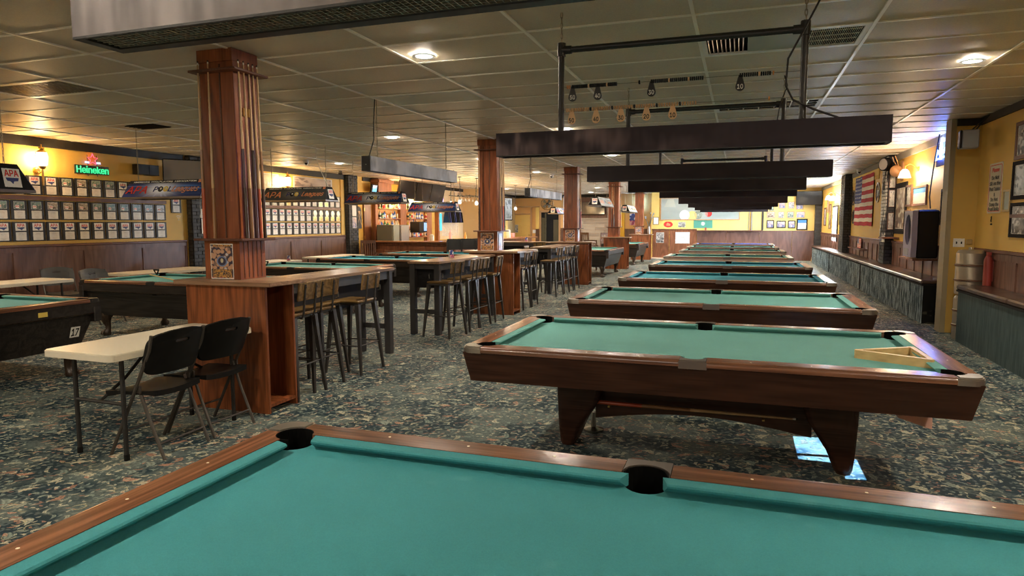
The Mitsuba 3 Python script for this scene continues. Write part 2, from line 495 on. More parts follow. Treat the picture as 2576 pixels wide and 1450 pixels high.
def lines_fn(p, n, uv):
    r = uv.y * 14.0
    ink = smoothstep(0.62, 0.5, dr.abs(r - dr.floor(r) - 0.5) * 2) * dr.select((cell_rand(dr.floor(r), 3, 1) < 0.62) & (uv.y < 0.92) & (uv.y > 0.06), 1.0, 0.0)
    half = 0.16 + 0.24 * cell_rand(dr.floor(r), 9, 1)
    ink = ink * dr.select(dr.abs(uv.x - 0.5) < half, 1.0, 0.0) * (0.4 + 0.6 * noise(uv.x * 60, dr.floor(r) * 7))
    return mix((0.70, 0.66, 0.58), (0.36, 0.30, 0.26), ink * 0.8)


mat('text_plate', proc(lines_fn), 0.5, 0.4)


def photo_fn(seed, a, b, c):
    def fn(p, n, uv):
        q = fbm(uv.x * 4 + seed, uv.y * 4, seed, 3)
        t = fbm(uv.x * 9 + seed * 3, uv.y * 9, seed, 2)
        col = mix(a, b, smoothstep(0.3, 0.7, 0.6 * q + 0.4 * uv.y))
        col = mix(col, c, 0.8 * smoothstep(0.5, 0.72, t))
        edge = dr.maximum(dr.abs(uv.x - 0.5), dr.abs(uv.y - 0.5))
        return mix(col, (0.62, 0.60, 0.55), smoothstep(0.455, 0.47, edge))
    return fn


mat('photo_green', proc(photo_fn(1.0, (0.03, 0.07, 0.045), (0.17, 0.26, 0.20), (0.42, 0.38, 0.28))), 0.35, 0.5)
mat('photo_teal', proc(photo_fn(2.0, (0.02, 0.06, 0.06), (0.10, 0.19, 0.20), (0.35, 0.38, 0.34))), 0.35, 0.5)
mat('photo_warm', proc(photo_fn(3.0, (0.10, 0.05, 0.03), (0.34, 0.26, 0.18), (0.55, 0.50, 0.38))), 0.35, 0.5)
mat('photo_bw', proc(photo_fn(4.0, (0.05, 0.05, 0.05), (0.30, 0.29, 0.27), (0.66, 0.64, 0.60))), 0.35, 0.5)
mat('photo_people', proc(photo_fn(5.0, (0.08, 0.10, 0.22), (0.45, 0.30, 0.26), (0.60, 0.50, 0.46))), 0.35, 0.5)
mat('photo_gold', proc(photo_fn(6.0, (0.45, 0.30, 0.10), (0.66, 0.50, 0.20), (0.30, 0.18, 0.06))), 0.3, 0.5, metal=0.3)
mat('silver_print', proc(photo_fn(7.0, (0.22, 0.23, 0.20), (0.46, 0.46, 0.42), (0.10, 0.11, 0.10))), 0.3, 0.5, metal=0.3)

# ------------------------------------------------------------------ the room
XL, XR, YF, YB, YBR = -11.05, 3.1, -6.0, 32.5, 29.8      # left wall, right wall, wall behind the camera, back wall of the bar side, back wall behind the tables
struct('floor', box(XL - 0.3, YF - 0.3, -0.1, XR + 0.3, YB + 0.3, 0.0), 'carpet', 'dark green floral carpet')
struct('ceiling', box(XL - 0.3, YF - 0.3, CEIL + 0.10, XR + 0.3, YB + 0.3, CEIL + 0.25), 'plenum', 'suspended ceiling of drooping tiles in a white grid')

GX = [-1.57 + 1.2192 * k for k in range(-8, 5)]
GY = [4.869 + 0.6096 * k for k in range(-18, 46)]
VENTS = {(1, 1): None}
SPECIAL = {(round(-0.351, 2), 1), }
special_cells = [(-0.351, 5.479), (-0.351, 8.527), (-4.008, 6.698), (-8.885, 7.307), (-7.666, 4.869)]


def is_special(x, y):
    return any(abs(x - a) < 0.05 and abs(y - b) < 0.05 for a, b in special_cells)


def sag_tile(rng):
    n, m = 7, 4
    xs, ys = np.linspace(0.0, 1.2192, n), np.linspace(0.0, 0.6096, m + 1)
    v, f = [], []
    a, bx = rng.uniform(0.003, 0.012), rng.uniform(-0.25, 0.25)
    for y in ys:
        for x in xs:
            u, w = x / 1.2192, y / 0.6096
            v.append((x, y, 0.004 - a * (4 * u * (1 - u)) ** 0.8 * (0.35 + 0.65 * 4 * w * (1 - w)) * (1 + bx * (u - 0.5))))
    for j in range(m):
        for i in range(n - 1):
            q = j * n + i
            f += [[q, q + n, q + n + 1], [q, q + n + 1, q + 1]]
    return trimesh.Trimesh(np.array(v), np.array(f), process=False)


rng = random.Random(3)
TILES = [ply_(sag_tile(rng), 'ceiling_tile', True) for _ in range(8)]
near, far = [], []
for x in GX[:-1]:
    for y in GY[:-1]:
        if is_special(x, y) or x > XR - 0.2 or y > YB:
            continue
        cx, cy = x + 0.6, y + 0.3
        a = math.degrees(math.atan2(-cx, cy))              # bearing to the left of the room's axis
        seen = cy > 1.0 and -24 < a < 62
        (near if seen else far).append((math.hypot(cx, cy), x, y))
near.sort()
for d, x, y in near[:300]:
    child('ceiling', 'tile', {**TILES[rng.randrange(8)]}, None, T=place(x, y, CEIL))
rest = [move(sag_tile(rng), x, y, CEIL) for d, x, y in near[300:] + far]
child('ceiling', 'tile_field', cat(*rest), 'ceiling_tile', True, kind='stuff', label='further ceiling tiles')
for x in GX:
    if XL < x < XR:
        child('ceiling', 'grid_runner', box(x - 0.0125, YF, CEIL - 0.009, x + 0.0125, YB, CEIL + 0.002), 'grid_white')
for y in GY:
    if YF < y < YB:
        child('ceiling', 'grid_cross_bar', box(XL, y - 0.012, CEIL - 0.006, XR, y + 0.012, CEIL + 0.003), 'grid_white')

# left wall with the panelled lower part
struct('wall_left', box(XL - 0.25, YF, 0, XL, YB, CEIL + 0.1), 'wall_yellow', 'yellow wall on the left')


def wainscot(wall, axis, at, a0, a1, step, side, h=1.24, mater='wood_wainscot', first=None):
    """panels, stiles and rails on a wall; axis: the wall's running direction, side: +1/-1 where it faces"""
    def bx(u0, u1, z0, z1, t, bev=0.0):
        lo, hi = sorted((at, at + side * t))
        return box(lo, u0, z0, hi, u1, z1, bev) if axis == 'y' else box(u0, lo, z0, u1, hi, z1, bev)
    child(wall, 'chair_rail', bx(a0, a1, h - 0.045, h, 0.045, 0.008), 'wood_trim')
    child(wall, 'rail', bx(a0, a1, h - 0.13, h - 0.045, 0.026), mater)
    child(wall, 'baseboard', bx(a0, a1, 0.0, 0.14, 0.028), mater)
    u = a0 if first is None else first
    edges = [a0] + [u + k * step for k in range(200) if a0 + 0.15 < u + k * step < a1 - 0.15] + [a1]
    for i in range(len(edges) - 1):
        child(wall, 'panel', bx(edges[i], edges[i + 1], 0.13, h - 0.12, 0.012), mater)
    for e in edges:
        child(wall, 'stile', bx(max(a0, e - 0.045), min(a1, e + 0.045), 0.14, h - 0.12, 0.028), mater)


wainscot('wall_left', 'y', XL, YF, 10.95, 1.22, 1, 1.235, first=YF + 0.03)
wainscot('wall_left', 'y', XL, 11.75, 16.9, 1.33, 1, 1.235)
child('wall_left', 'crown', box(XL, YF, CEIL - 0.15, XL + 0.03, 10.95, CEIL - 0.005), 'crown_black')
child('wall_left', 'crown', box(XL, 11.75, CEIL - 0.15, XL + 0.03, 16.9, CEIL - 0.005), 'crown_black')
child('wall_left', 'crown', box(XL, 17.9, CEIL - 0.12, XL + 0.03, YB, CEIL - 0.005), 'crown_black')
child('wall_left', 'shelf_board', box(XL, 6.0, 1.970, XL + 0.035, 10.46, 2.035), 'wood_trim', label='long brown shelf board between the plaque rows')
child('wall_left', 'shelf_board', box(XL, 13.0, 1.960, XL + 0.035, 16.66, 2.025), 'wood_trim', label='brown shelf board under the top plaque row')
child('wall_left', 'cream_panel', box(XL, 23.1, 0.95, XL + 0.012, 26.0, 2.88), 'wall_cream')
child('wall_left', 'beige_panel', box(XL, 26.0, 0.0, XL + 0.012, YB, 2.88), 'wall_beige')
child('wall_left', 'corner_board', box(XL, 16.70, 1.25, XL + 0.02, 16.86, 2.85), 'wall_yellow')

# right wall: near part, stub, far part
struct('wall_right', cat(box(XR, YF, 0, XR + 0.25, 4.70, CEIL + 0.1), box(XR, 5.60, 0, XR + 0.25, YB, CEIL + 0.1), box(XR, 4.70, 0, XR + 0.25, 5.60, 1.86), box(XR, 4.70, 2.42, XR + 0.25, 5.60, CEIL + 0.1)), 'wall_yellow', 'yellow wall on the right')
struct('added_window_1', cat(box(XR + 0.1, 4.70, 1.86, XR + 0.13, 5.60, 1.90), box(XR + 0.1, 4.70, 2.38, XR + 0.13, 5.60, 2.42), box(XR + 0.1, 4.70, 1.86, XR + 0.13, 4.74, 2.42), box(XR + 0.1, 5.56, 1.86, XR + 0.13, 5.60, 2.42), box(XR + 0.1, 5.13, 1.86, XR + 0.13, 5.17, 2.42)), 'white_paint', 'small high window added on the right wall for the sun patch')  # added window, lets the sun patch fall under the second table
wainscot('wall_right', 'y', XR, YF, 10.84, 0.9, -1, 1.22)
wainscot('wall_right', 'y', XR, 11.1, YBR, 0.6, -1, 1.19)
child('wall_right', 'crown', box(XR - 0.03, YF, CEIL - 0.10, XR, 10.85, CEIL - 0.005), 'crown_black')
mat('crown_grey', (0.20, 0.19, 0.16), 0.6, 0.3)
child('wall_right', 'crown', box(XR - 0.03, 11.1, CEIL - 0.13, XR, YBR, CEIL - 0.005), 'crown_grey')
struct('wall_stub', box(2.80, 10.85, 0, XR, 11.10, CEIL + 0.1), 'wall_yellow', 'yellow stub wall with a grey corner post')
mat('post_tan', (0.30, 0.24, 0.14), 0.5, 0.3)
child('wall_stub', 'corner_post', box(2.735, 10.84, 0, 2.80, 11.10, CEIL), 'post_tan')
child('wall_stub', 'crown', box(2.80, 10.825, CEIL - 0.10, XR, 10.85, CEIL - 0.005), 'crown_black')

# back walls
struct('wall_back', cat(box(-3.7, YBR, 0, XR + 0.2, YBR + 0.2, CEIL + 0.1), box(-3.75, YBR, 0, -3.55, YB, CEIL + 0.1)), 'wall_back', 'yellow back wall behind the row of tables')
for i, (a, b) in enumerate(((-3.68, -2.95), (-2.95, -1.79))):
    child('wall_back', 'panel', box(a + 0.01, YBR - 0.03, 0.06, b - 0.01, YBR, 1.28), 'wood_bar')
for a, b in ((-1.79, -0.57), (-0.57, 0.75), (0.75, 2.03), (2.03, XR)):
    child('wall_back', 'panel', box(a + 0.004, YBR - 0.03, 0.0, b - 0.004, YBR, 1.22), 'wood_wainscot')
child('wall_back', 'chair_rail', box(-3.7, YBR - 0.06, 1.275, -1.79, YBR, 1.31, 0.006), 'wood_trim')
child('wall_back', 'shelf', box(-1.79, YBR - 0.22, 1.215, 0.85, YBR, 1.255, 0.006), 'wood_trim')
child('wall_back', 'chair_rail', box(0.85, YBR - 0.05, 1.215, XR, YBR, 1.245), 'wood_trim')
child('wall_back', 'step', box(-3.79, YBR - 0.3, 0.0, -3.1, YBR, 0.055, 0.005), 'board_tan')
child('wall_back', 'post', box(0.83, YBR - 0.05, 1.25, 0.90, YBR, CEIL), 'crown_black')
child('wall_back', 'pipe', cat(rod((0.43, YBR - 0.06, 1.25), (0.43, YBR - 0.06, CEIL), 0.035), rod((0.33, YBR - 0.04, 1.25), (0.33, YBR - 0.04, CEIL), 0.018)), 'crown_grey', True)
struct('wall_back_bar', box(XL, YB, 0, -3.5, YB + 0.2, CEIL + 0.1), 'wall_orange', 'orange yellow wall at the far end of the bar side')
child('wall_back_bar', 'crown', box(XL, YB - 0.03, CEIL - 0.15, -5.6, YB, CEIL - 0.005), 'crown_black')
child('wall_back_bar', 'lower_panel', box(-9.92, YB - 0.02, 0, -9.62, YB, 1.27), 'wood_wainscot')
child('wall_back_bar', 'lower_panel', box(-8.60, YB - 0.02, 0, -7.5, YB, 1.27), 'wood_wainscot')
child('wall_back_bar', 'lower_panel', box(-5.35, YB - 0.02, 0, -4.2, YB, 1.29), 'wood_wainscot')
child('wall_back_bar', 'white_strip', box(-8.47, YB - 0.03, 1.29, -8.29, YB, 2.94), 'paper')
mat('amber_strip', (0.66, 0.36, 0.03), 0.5, 0.3)
child('wall_back_bar', 'yellow_post', box(-5.56, YB - 0.06, 0.0, -5.38, YB, 2.1), 'amber_strip')
child('wall_back_bar', 'door_surround', cat(box(-11.4, YB - 0.10, 2.38, -9.72, YB, 2.44), box(-11.4, YB - 0.10, 2.03, -11.14, YB, 2.09), box(-11.16, YB - 0.1, 2.02, -10.15, YB, 2.07), box(-11.20, YB - 0.1, 0, -11.12, YB, 2.4), box(-10.19, YB - 0.1, 0, -10.11, YB, 2.4)), 'tan_frame')
child('wall_back_bar', 'side_box', box(-9.88, YB - 0.14, 1.29, -9.72, YB, 2.38), 'wall_back')
for z0, z1, x0, x1 in ((0, 2.21, -9.71, -9.62), (0, 2.21, -8.70, -8.61), (2.12, 2.21, -9.71, -8.61)):
    child('wall_back_bar', 'door_casing', box(x0, YB - 0.06, z0, x1, YB, z1), 'tan_frame')
# the plain front wall behind the camera, with a glowing window added to light the nearest lamp
struct('wall_front', box(XL - 0.2, YF - 0.2, 0, XR + 0.2, YF, CEIL + 0.1), 'wall_yellow', 'yellow wall behind the viewer')
struct('added_window_2', box(-2.6, YF, 1.2, -0.8, YF + 0.02, 2.3), 'paper', 'added glowing window in the wall behind the viewer', **emit(*[0.35 * c for c in (1.0, 0.95, 0.9)]))

# the panelled yellow door
dk = struct('door_1', box(-11.03, YB - 0.05, 0, -10.19, YB, 2.0), 'door_yellow', 'pale yellow six panel door')
for x0, x1 in ((-10.95, -10.65), (-10.57, -10.27)):
    for z0, z1 in ((1.62, 1.88), (0.86, 1.50), (0.2, 0.74)):
        child('door_1', 'door_panel', cat(box(x0, YB - 0.062, z0, x1, YB - 0.05, z1, 0.010), box(x0 + 0.04, YB - 0.072, z0 + 0.05, x1 - 0.04, YB - 0.06, z1 - 0.05, 0.008)), 'door_yellow')
child('door_1', 'knob', trimesh.creation.icosphere(1, 0.03).apply_translation((-10.25, YB - 0.09, 0.98)), 'brass', True)
# the dark open doorway
struct('door_2', box(-9.62, YB - 0.015, 0, -8.70, YB, 2.12), 'dull_black', 'dark open doorway')
mat('door_dim', (0.075, 0.062, 0.035), 0.6, 0.3)
child('door_2', 'side_panel', box(-9.60, YB - 0.03, 0, -9.44, YB - 0.01, 1.85), 'door_dim')
child('door_2', 'side_panel', box(-8.98, YB - 0.03, 0, -8.71, YB - 0.01, 1.75), 'door_dim')
child('door_2', 'inner_post', box(-9.43, YB - 0.03, 0, -9.35, YB - 0.01, 2.08), 'door_dim')

# weathered planks on the wall behind the far television
mat('plank_grey', proc(lambda p, n, uv: mix((0.26, 0.20, 0.16), (0.52, 0.43, 0.35), fbm(p.x * 2.2 + cell_rand(dr.floor(p.z / 0.1524), 3) * 17, p.z * 26, dr.floor(p.z / 0.1524) * 3.3, 3))), 0.6, 0.3)
mat('plank_light', proc(lambda p, n, uv: mix((0.40, 0.33, 0.27), (0.62, 0.54, 0.45), fbm(p.x * 2.2, p.z * 26, dr.floor(p.z / 0.1524) * 3.3, 3))), 0.6, 0.3)
r2 = random.Random(5)
for j in range(20):
    x = -8.28 + r2.uniform(-0.5, 0)
    z = j * 0.1524
    while x < -5.6:
        w = r2.uniform(0.6, 1.2)
        x0, x1 = max(x, -7.55), min(x + w, -5.6)
        if x1 - x0 > 0.05:
            child('wall_back_bar', 'plank', box(x0 + 0.003, YB - 0.02 - r2.uniform(0, 0.004), z + 0.002, x1 - 0.003, YB, min(z + 0.150, CEIL - 0.15)), r2.choice(['plank_grey', 'plank_light', 'plank_grey']))
        x += w


# brick piers, brick by brick
def pier(name, label, x0, x1, y0, y1, faces, z1=CEIL):
    struct(name, box(x0, y0, 0, x1, y1, z1), 'mortar', label)
    r = random.Random(hash(name) % 1000 if False else len(name))
    course = 0.0762
    for j in range(int(z1 / course)):
        z = j * course
        off = 0.11 if j % 2 else 0.0
        for f, m_ in faces:
            a0, a1 = (x0, x1) if f in ('-y',) else (y0, y1)
            a = a0 - off
            while a < a1 - 0.02:
                b0, b1 = max(a, a0), min(a + 0.22, a1)
                if b1 - b0 > 0.03:
                    t = 0.012 + r.uniform(0, 0.005)
                    if f == '-y':
                        bx = box(b0 + 0.005, y0 - t, z + 0.006, b1 - 0.005, y0, z + course - 0.006)
                    elif f == '+x':
                        bx = box(x1, b0 + 0.005, z + 0.006, x1 + t, b1 - 0.005, z + course - 0.006)
                    else:
                        bx = box(x0 - t, b0 + 0.005, z + 0.006, x0, b1 - 0.005, z + course - 0.006)
                    child(name, 'brick', bx, m_ if not (m_ == 'brick_white' and z < 1.1) else 'brick_black')
                a += 0.23


mat('brick_white', proc(lambda p, n, uv: mix((0.62, 0.60, 0.54), (0.05, 0.05, 0.05), smoothstep(0.58, 0.66, fbm(p.y * 7, p.z * 4, 0, 3)))), 0.6, 0.3)
pier('pier_1', 'black painted brick pier beside the left plaque wall', XL, XL + 0.12, 11.02, 11.76, [('-y', 'brick_black'), ('+x', 'brick_black')])
pier('pier_2', 'black painted brick pier where the bar begins', XL, XL + 0.12, 16.93, 17.43, [('-y', 'brick_black'), ('+x', 'brick_black')])
pier('pier_3', 'near black and white brick pier on the right wall', 2.94, XR, 16.05, 16.6, [('-y', 'brick_black'), ('-x', 'brick_white')])
pier('pier_4', 'further black brick pier on the right wall', 2.90, XR, 21.9, 22.7, [('-y', 'brick_black'), ('-x', 'brick_black')])
struct('pier_5', box(2.86, YBR - 0.35, 0, XR, YBR, 2.6), 'brick_black', 'black brick pier in the far right corner')


# ------------------------------------------------------------------ downlights and things in the ceiling
def downlight(x, y, label, group='round ceiling lamps'):
    k = Kit()
    k.add('trim_ring', lathe([(0.072, -0.004), (0.098, -0.006), (0.100, 0.0), (0.072, 0.0), (0.072, -0.004)], 24), 'white_paint', 40)
    k.add('lens', lathe([(0.0, -0.003), (0.073, -0.003), (0.073, 0.0), (0.0, 0.0), (0.0, -0.003)], 20), 'white_paint', **emit(*DOWNLIGHT))
    k.put('ceiling_light', label, 'ceiling light', place(x, y, CEIL - 0.014), group)


LIGHTS = [(-2.59, 5.22, 'round lit ceiling lamp right of the big wooden column'), (-5.52, 9.90, 'round lit ceiling lamp above the hanging grey lamp box'),
          (-9.08, 13.70, 'round lit ceiling lamp near the white camera dome'), (1.89, 6.99, 'oval looking lit ceiling lamp at the upper right'),
          (-2.58, 9.97, 'round lit ceiling lamp beside the post of the black pipe frame'), (-5.45, 17.9, 'round lit ceiling lamp over the far hanging grey lamp box'),
          (-2.60, 14.03, 'round lit ceiling lamp under the long purple grey lamp box'), (-5.51, 13.87, 'round lit ceiling lamp left of the second column'),
          (-5.51, 26.5, 'round lit ceiling lamp in front of the plank wall'), (-6.6, 30.4, 'small far lit ceiling lamp next to the far television'),
          (-2.59, 0.8, 'round lit ceiling lamp straight above the left end of the foreground table'), (-5.5, 0.8, 'round lit ceiling lamp beside the viewer on the left'), (-2.6, 18.1, 'round lit ceiling lamp behind the lamp stack, level with the fan'), (-2.6, 22.3, 'round lit ceiling lamp near the fourth column'), (-5.5, 22.2, 'round lit ceiling lamp left of the fourth column'), (-2.6, 26.5, 'round lit ceiling lamp just before the grey painted board'),
          (-9.1, 5.0, 'round lit ceiling lamp over the number 17 table'), (1.9, 2.4, 'round lit ceiling lamp above the right end of the foreground table'), (1.9, -2.2, 'round lit ceiling lamp behind the viewer on the right'), (-2.6, -3.6, 'round lit ceiling lamp behind the viewer'), (-5.5, -3.6, 'round lit ceiling lamp behind the viewer on the left'), (-9.1, 0.8, 'round lit ceiling lamp by the left wall near the viewer'), (-9.1, 30.0, 'round lit ceiling lamp before the yellow door'), (-2.4, 28.3, 'ceiling lamp hidden by the lamp stack, left before the back wall'), (0.4, 28.3, 'ceiling lamp hidden by the lamp stack before the back wall'), (-9.2, 26.0, 'round lit ceiling lamp at the right edge of the second column'), (2.0, 28.0, 'ceiling lamp before the photos on the back wall')]  # the three lamps before the back wall are added to brighten it
for x, y, l in LIGHTS:
    downlight(x, y, l or 'round lit ceiling lamp further along the rows', 'round ceiling lamps')


def ceiling_panel(x, y, kind, label):
    k = Kit()
    W, D = 1.2192, 0.6096
    fr = sbox(0.013, 0.013, W - 0.013, D - 0.013).difference(sbox(0.05, 0.05, W - 0.05, D - 0.05))
    k.add('frame', ext(fr, -0.004, 0.012), 'white_paint' if kind != 'egg' else 'grid_white')
    if kind == 'grille':
        k.add('backing', box(0.03, 0.03, 0.05, W - 0.03, D - 0.03, 0.06), 'dull_black')
        for i in range(9):
            k.add('fin', bar((0.07 + i * 0.033, 0.06, 0.016), (0.07 + i * 0.033, D - 0.06, 0.016), 0.004, 0.034, ref=(0.8, 0, 1)), 'chrome')
        mat('cooler_green', (0.15, 0.155, 0.12), 0.4, 0.4)
        mat('pale_panel', (0.36, 0.38, 0.32), 0.5, 0.3)
        k.add('blank_panel', box(0.36, 0.05, 0.002, 0.80, D - 0.05, 0.010), 'pale_panel')
        for i in range(26):
            xx = 0.82 + i * 0.0135
            k.add('slat', bar((xx, 0.055, 0.008), (xx, D - 0.055, 0.008), 0.003, 0.016, ref=(0.6, 0, 1)), 'bead_amber' if False else 'grid_white')
        for i in range(3):
            k.add('cross_rib', box(0.815, 0.17 + i * 0.135, 0.012, 1.165, 0.176 + i * 0.135, 0.02), 'grid_white')
    elif kind == 'troffer':
        k.add('backing', box(0.03, 0.03, 0.06, W - 0.03, D - 0.03, 0.07), 'reflector')
        for i in range(6):
            k.add('blade', bar((0.16 + i * 0.18, 0.05, 0.03), (0.16 + i * 0.18, D - 0.05, 0.03), 0.012, 0.06), 'chrome')
        for i in range(2):
            k.add('long_blade', bar((0.05, 0.2 + 0.2 * i, 0.03), (W - 0.05, 0.2 + 0.2 * i, 0.03), 0.012, 0.06), 'chrome')
    elif kind == 'slat':
        k.add('backing', box(0.03, 0.03, 0.05, W - 0.03, D - 0.03, 0.06), 'dull_black')
        for i in range(5):
            k.add('louver_slat', bar((0.05, 0.10 + i * 0.105, 0.012), (W - 0.05, 0.10 + i * 0.105, 0.012), 0.006, 0.085, ref=(0, -0.9, 0.5)), 'grid_white')
    elif kind == 'dark':
        k.add('plate', ext(sbox(0.03, 0.03, W - 0.03, D - 0.03).difference(sbox(0.33, 0.12, 0.89, 0.49)), 0.0, 0.01), 'ceiling_tile')
        k.add('backing', box(0.3, 0.1, 0.03, 0.92, 0.51, 0.04), 'dull_black')
        for i in range(5):
            k.add('vane', bar((0.33, 0.16 + i * 0.07, -0.004), (0.89, 0.16 + i * 0.07, -0.004), 0.005, 0.04, ref=(0, 0.8, 0.5)), 'black_metal')
    else:
        k.add('backing', box(0.03, 0.03, 0.05, W - 0.03, D - 0.03, 0.06), 'reflector')
        for i in range(24):
            k.add('egg_bar', box(0.05 + i * 0.048, 0.03, 0.0, 0.053 + i * 0.048, D - 0.03, 0.02), 'louver')
        for i in range(11):
            k.add('egg_cross_bar', box(0.03, 0.05 + i * 0.048, 0.0, W - 0.03, 0.053 + i * 0.048, 0.02), 'louver')
    k.put('ceiling_vent' if kind != 'troffer' else 'ceiling_troffer', label, 'vent' if kind != 'troffer' else 'ceiling light', place(x, y, CEIL - 0.002))


ceiling_panel(-0.351, 5.479, 'grille', 'ceiling air grille with shiny fins and a fine slatted end')
ceiling_panel(-0.351, 8.527, 'troffer', 'chrome bladed unlit ceiling fixture behind the pipe frame post')
ceiling_panel(-4.008, 6.698, 'slat', 'slatted ceiling vent right of the big column')
ceiling_panel(-8.885, 7.307, 'dark', 'dark ceiling vent left of the big column')
ceiling_panel(-7.666, 4.869, 'egg', 'egg crate ceiling panel at the far upper left')


# ------------------------------------------------------------------ pool tables
def cushion(L, h0=0.760, h1=0.797, back=0.0, nose=0.055, flare=0.045):
    """along +x from 0 to L (the nose), the rail behind at y=0, the nose towards +y; the back is longer by flare at each end"""
    prof = [(0.0, h1 + 0.001), (nose * 0.85, h1), (nose, h1 - 0.004), (nose * 0.98, h1 - 0.010), (nose * 0.25, h0), (0.0, h0)]
    secs = []
    for s in (0, 1):
        sec = []
        for d, z in prof:
            x = (-(1 - d / nose) * flare) if s == 0 else L + (1 - d / nose) * flare
            sec.append((x, d, z))
        secs.append(sec)
    return loft(secs)


def rail_profile(w, z0, z1, r=0.02):
    a = np.linspace(0, np.pi / 2, 5)
    pts = [(0.0, z0)] + [(r - r * math.cos(t), z1 - r + r * math.sin(t)) for t in a] + [(w, z1)] + [(w, z0)]
    return pts


def rail(L, w, z0, z1):
    pr = rail_profile(w, z0, z1)
    return loft([[(0, d, z) for d, z in pr], [(L, d, z) for d, z in pr]])


def transf(m, o, xdir, ydir):
    M = np.eye(4)
    M[:3, 0], M[:3, 1], M[:3, 2], M[:3, 3] = (*xdir, 0), (*ydir, 0), (0, 0, 1), (*o, 0)
    m = m.copy()
    m.apply_transform(M)
    if np.linalg.det(M[:3, :3]) < 0:
        m.invert()
    return m


def pool_table_kit(L, W, cloth, style, detail=True):
    """centre at the origin, the long side along x"""
    k = Kit()
    hx, hy = L / 2, W / 2
    rw, ZT, ZC = 0.125, 0.80, 0.762
    ZR = ZT - 0.036
    nose = 0.055
    ix, iy = hx - rw, hy - rw
    metal = 'casting' if style != 'claw' else 'leather'
    corners = [(sx, sy) for sx in (-1, 1) for sy in (-1, 1)]
    pr = 0.064
    pc = [(sx * (ix - 0.014), sy * (iy - 0.014)) for sx, sy in corners]
    ps = [(0, sy * (iy + 0.006)) for sy in (-1, 1)]
    cut = cat(*[trimesh.creation.cylinder(pr + 0.003, 0.3, sections=28).apply_translation((x, y, 0.75)) for x, y in pc + ps])

    def bored(m):
        if m.volume < 0:
            m.invert()
        return trimesh.boolean.difference([trimesh.Trimesh(m.vertices, m.faces, process=True), cut], engine='manifold')
    holes = unary_union([Point(c).buffer(pr, quad_segs=6) for c in pc + ps])
    # bed of cloth
    bed = sbox(-ix, -iy, ix, iy).difference(holes)
    k.add('bed', ext(bed, ZC - 0.03, ZC), cloth)
    # rails and cushions
    body = {'gold': 'wood_apron', 'tan': 'board_tan', 'claw': 'wood_dark_table'}[style]
    rxm, rym = ('wood_rail_x', 'wood_rail_y')
    cc = 0.135          # length of a corner casting along each side
    z0 = ZC - 0.03
    for sy in (-1, 1):
        for s in (-1, 1):
            a0, a1 = (cc, hx - 0.074)
            m = rail(a1 - a0, rw, ZR, ZT)
            k.add('rail', bored(transf(m, (s * (hx - a0), sy * hy), (-s, 0), (0, -sy))), rxm, 40)
            nL = hx - 0.070 - 0.056 - (rw + nose)
            x0 = s * (hx - rw - nose - 0.056)
            m = cushion(nL, flare=0.018)
            k.add('cushion', transf(m, (x0, sy * iy), (-s, 0), (0, -sy)), cloth)
    for s in (-1, 1):
        m = rail(W - 2 * cc, rw, ZR, ZT)
        k.add('rail', bored(transf(m, (s * hx, -hy + cc), (0, 1), (-s, 0))), rym, 40)
        m = cushion(W - 2 * (rw + nose) - 0.112, flare=0.018)
        k.add('cushion', transf(m, (s * ix, -hy + rw + nose + 0.056), (0, 1), (-s, 0)), cloth)
    for (sx, sy), c in zip(corners, pc):
        outer = rrect(-hx, -hy, hx, hy, 0.075, 7)
        q = outer.intersection(sbox(*sorted((sx * hx, sx * (hx - cc))), 0, 0) if False else sbox(min(sx * hx, sx * (hx - cc)), min(sy * hy, sy * (hy - cc)), max(sx * hx, sx * (hx - cc)), max(sy * hy, sy * (hy - cc))))
        q = q.difference(sbox(-ix, -iy, ix, iy)).difference(Point(c).buffer(pr + 0.004, quad_segs=8))
        m = cat(ext(q, ZR - 0.004, ZT - 0.012), ext(q.buffer(-0.004), ZT - 0.012, ZT - 0.004), ext(q.buffer(-0.010), ZT - 0.005, ZT + 0.002))
        k.add('corner_casting', m, metal)
    for sy, c in zip((-1, 1), ps):
        q = sbox(-0.077, min(sy * hy, sy * iy), 0.077, max(sy * hy, sy * iy)).difference(Point(c).buffer(pr + 0.003, quad_segs=8))
        m = cat(ext(q, ZR - 0.012, ZT - 0.006), ext(q.buffer(-0.005), ZT - 0.008, ZT + 0.002))
        k.add('side_casting', m, metal if style == 'claw' else 'casting_dark')
    for i, c in enumerate(pc + ps):
        lower = ext(Point(c).buffer(pr + 0.006, quad_segs=6).difference(Point(c).buffer(pr, quad_segs=6)), 0.63, ZC - 0.002)
        bottom = ext(Point(c).buffer(pr + 0.006, quad_segs=6), 0.62, 0.635)
        away = Polygon([(c[0] + 0.2 * math.cos(t), c[1] + 0.2 * math.sin(t)) for t in np.linspace(math.atan2(-c[1], -c[0]) + 0.80, math.atan2(-c[1], -c[0]) + 2 * math.pi - 0.80, 14)] + [c]) if i < 4 else sbox(-0.1, min(c[1], math.copysign(hy, c[1])), 0.1, max(c[1], math.copysign(hy, c[1])))
        upper = ext(Point(c).buffer(pr + 0.005, quad_segs=6).difference(Point(c).buffer(pr, quad_segs=6)).intersection(away), ZC - 0.004, ZT - 0.001)
        k.add('pocket', cat(lower, bottom, upper), 'pocket_black')
    if detail:
        sights = []
        for sy in (-1, 1):
            for i in (-3, -2, -1, 1, 2, 3):
                sights.append((i * (L - 2 * rw - 2 * nose) / 8, sy * (hy - 0.06)))
        for s in (-1, 1):
            for i in (-1, 0, 1):
                sights.append((s * (hx - 0.06), i * (W - 2 * rw - 2 * nose) / 4))
        for x, y in sights:
            k.add('sight', ext(Point(x, y).buffer(0.0048, quad_segs=3), ZT - 0.002, ZT + 0.0006), 'pearl')
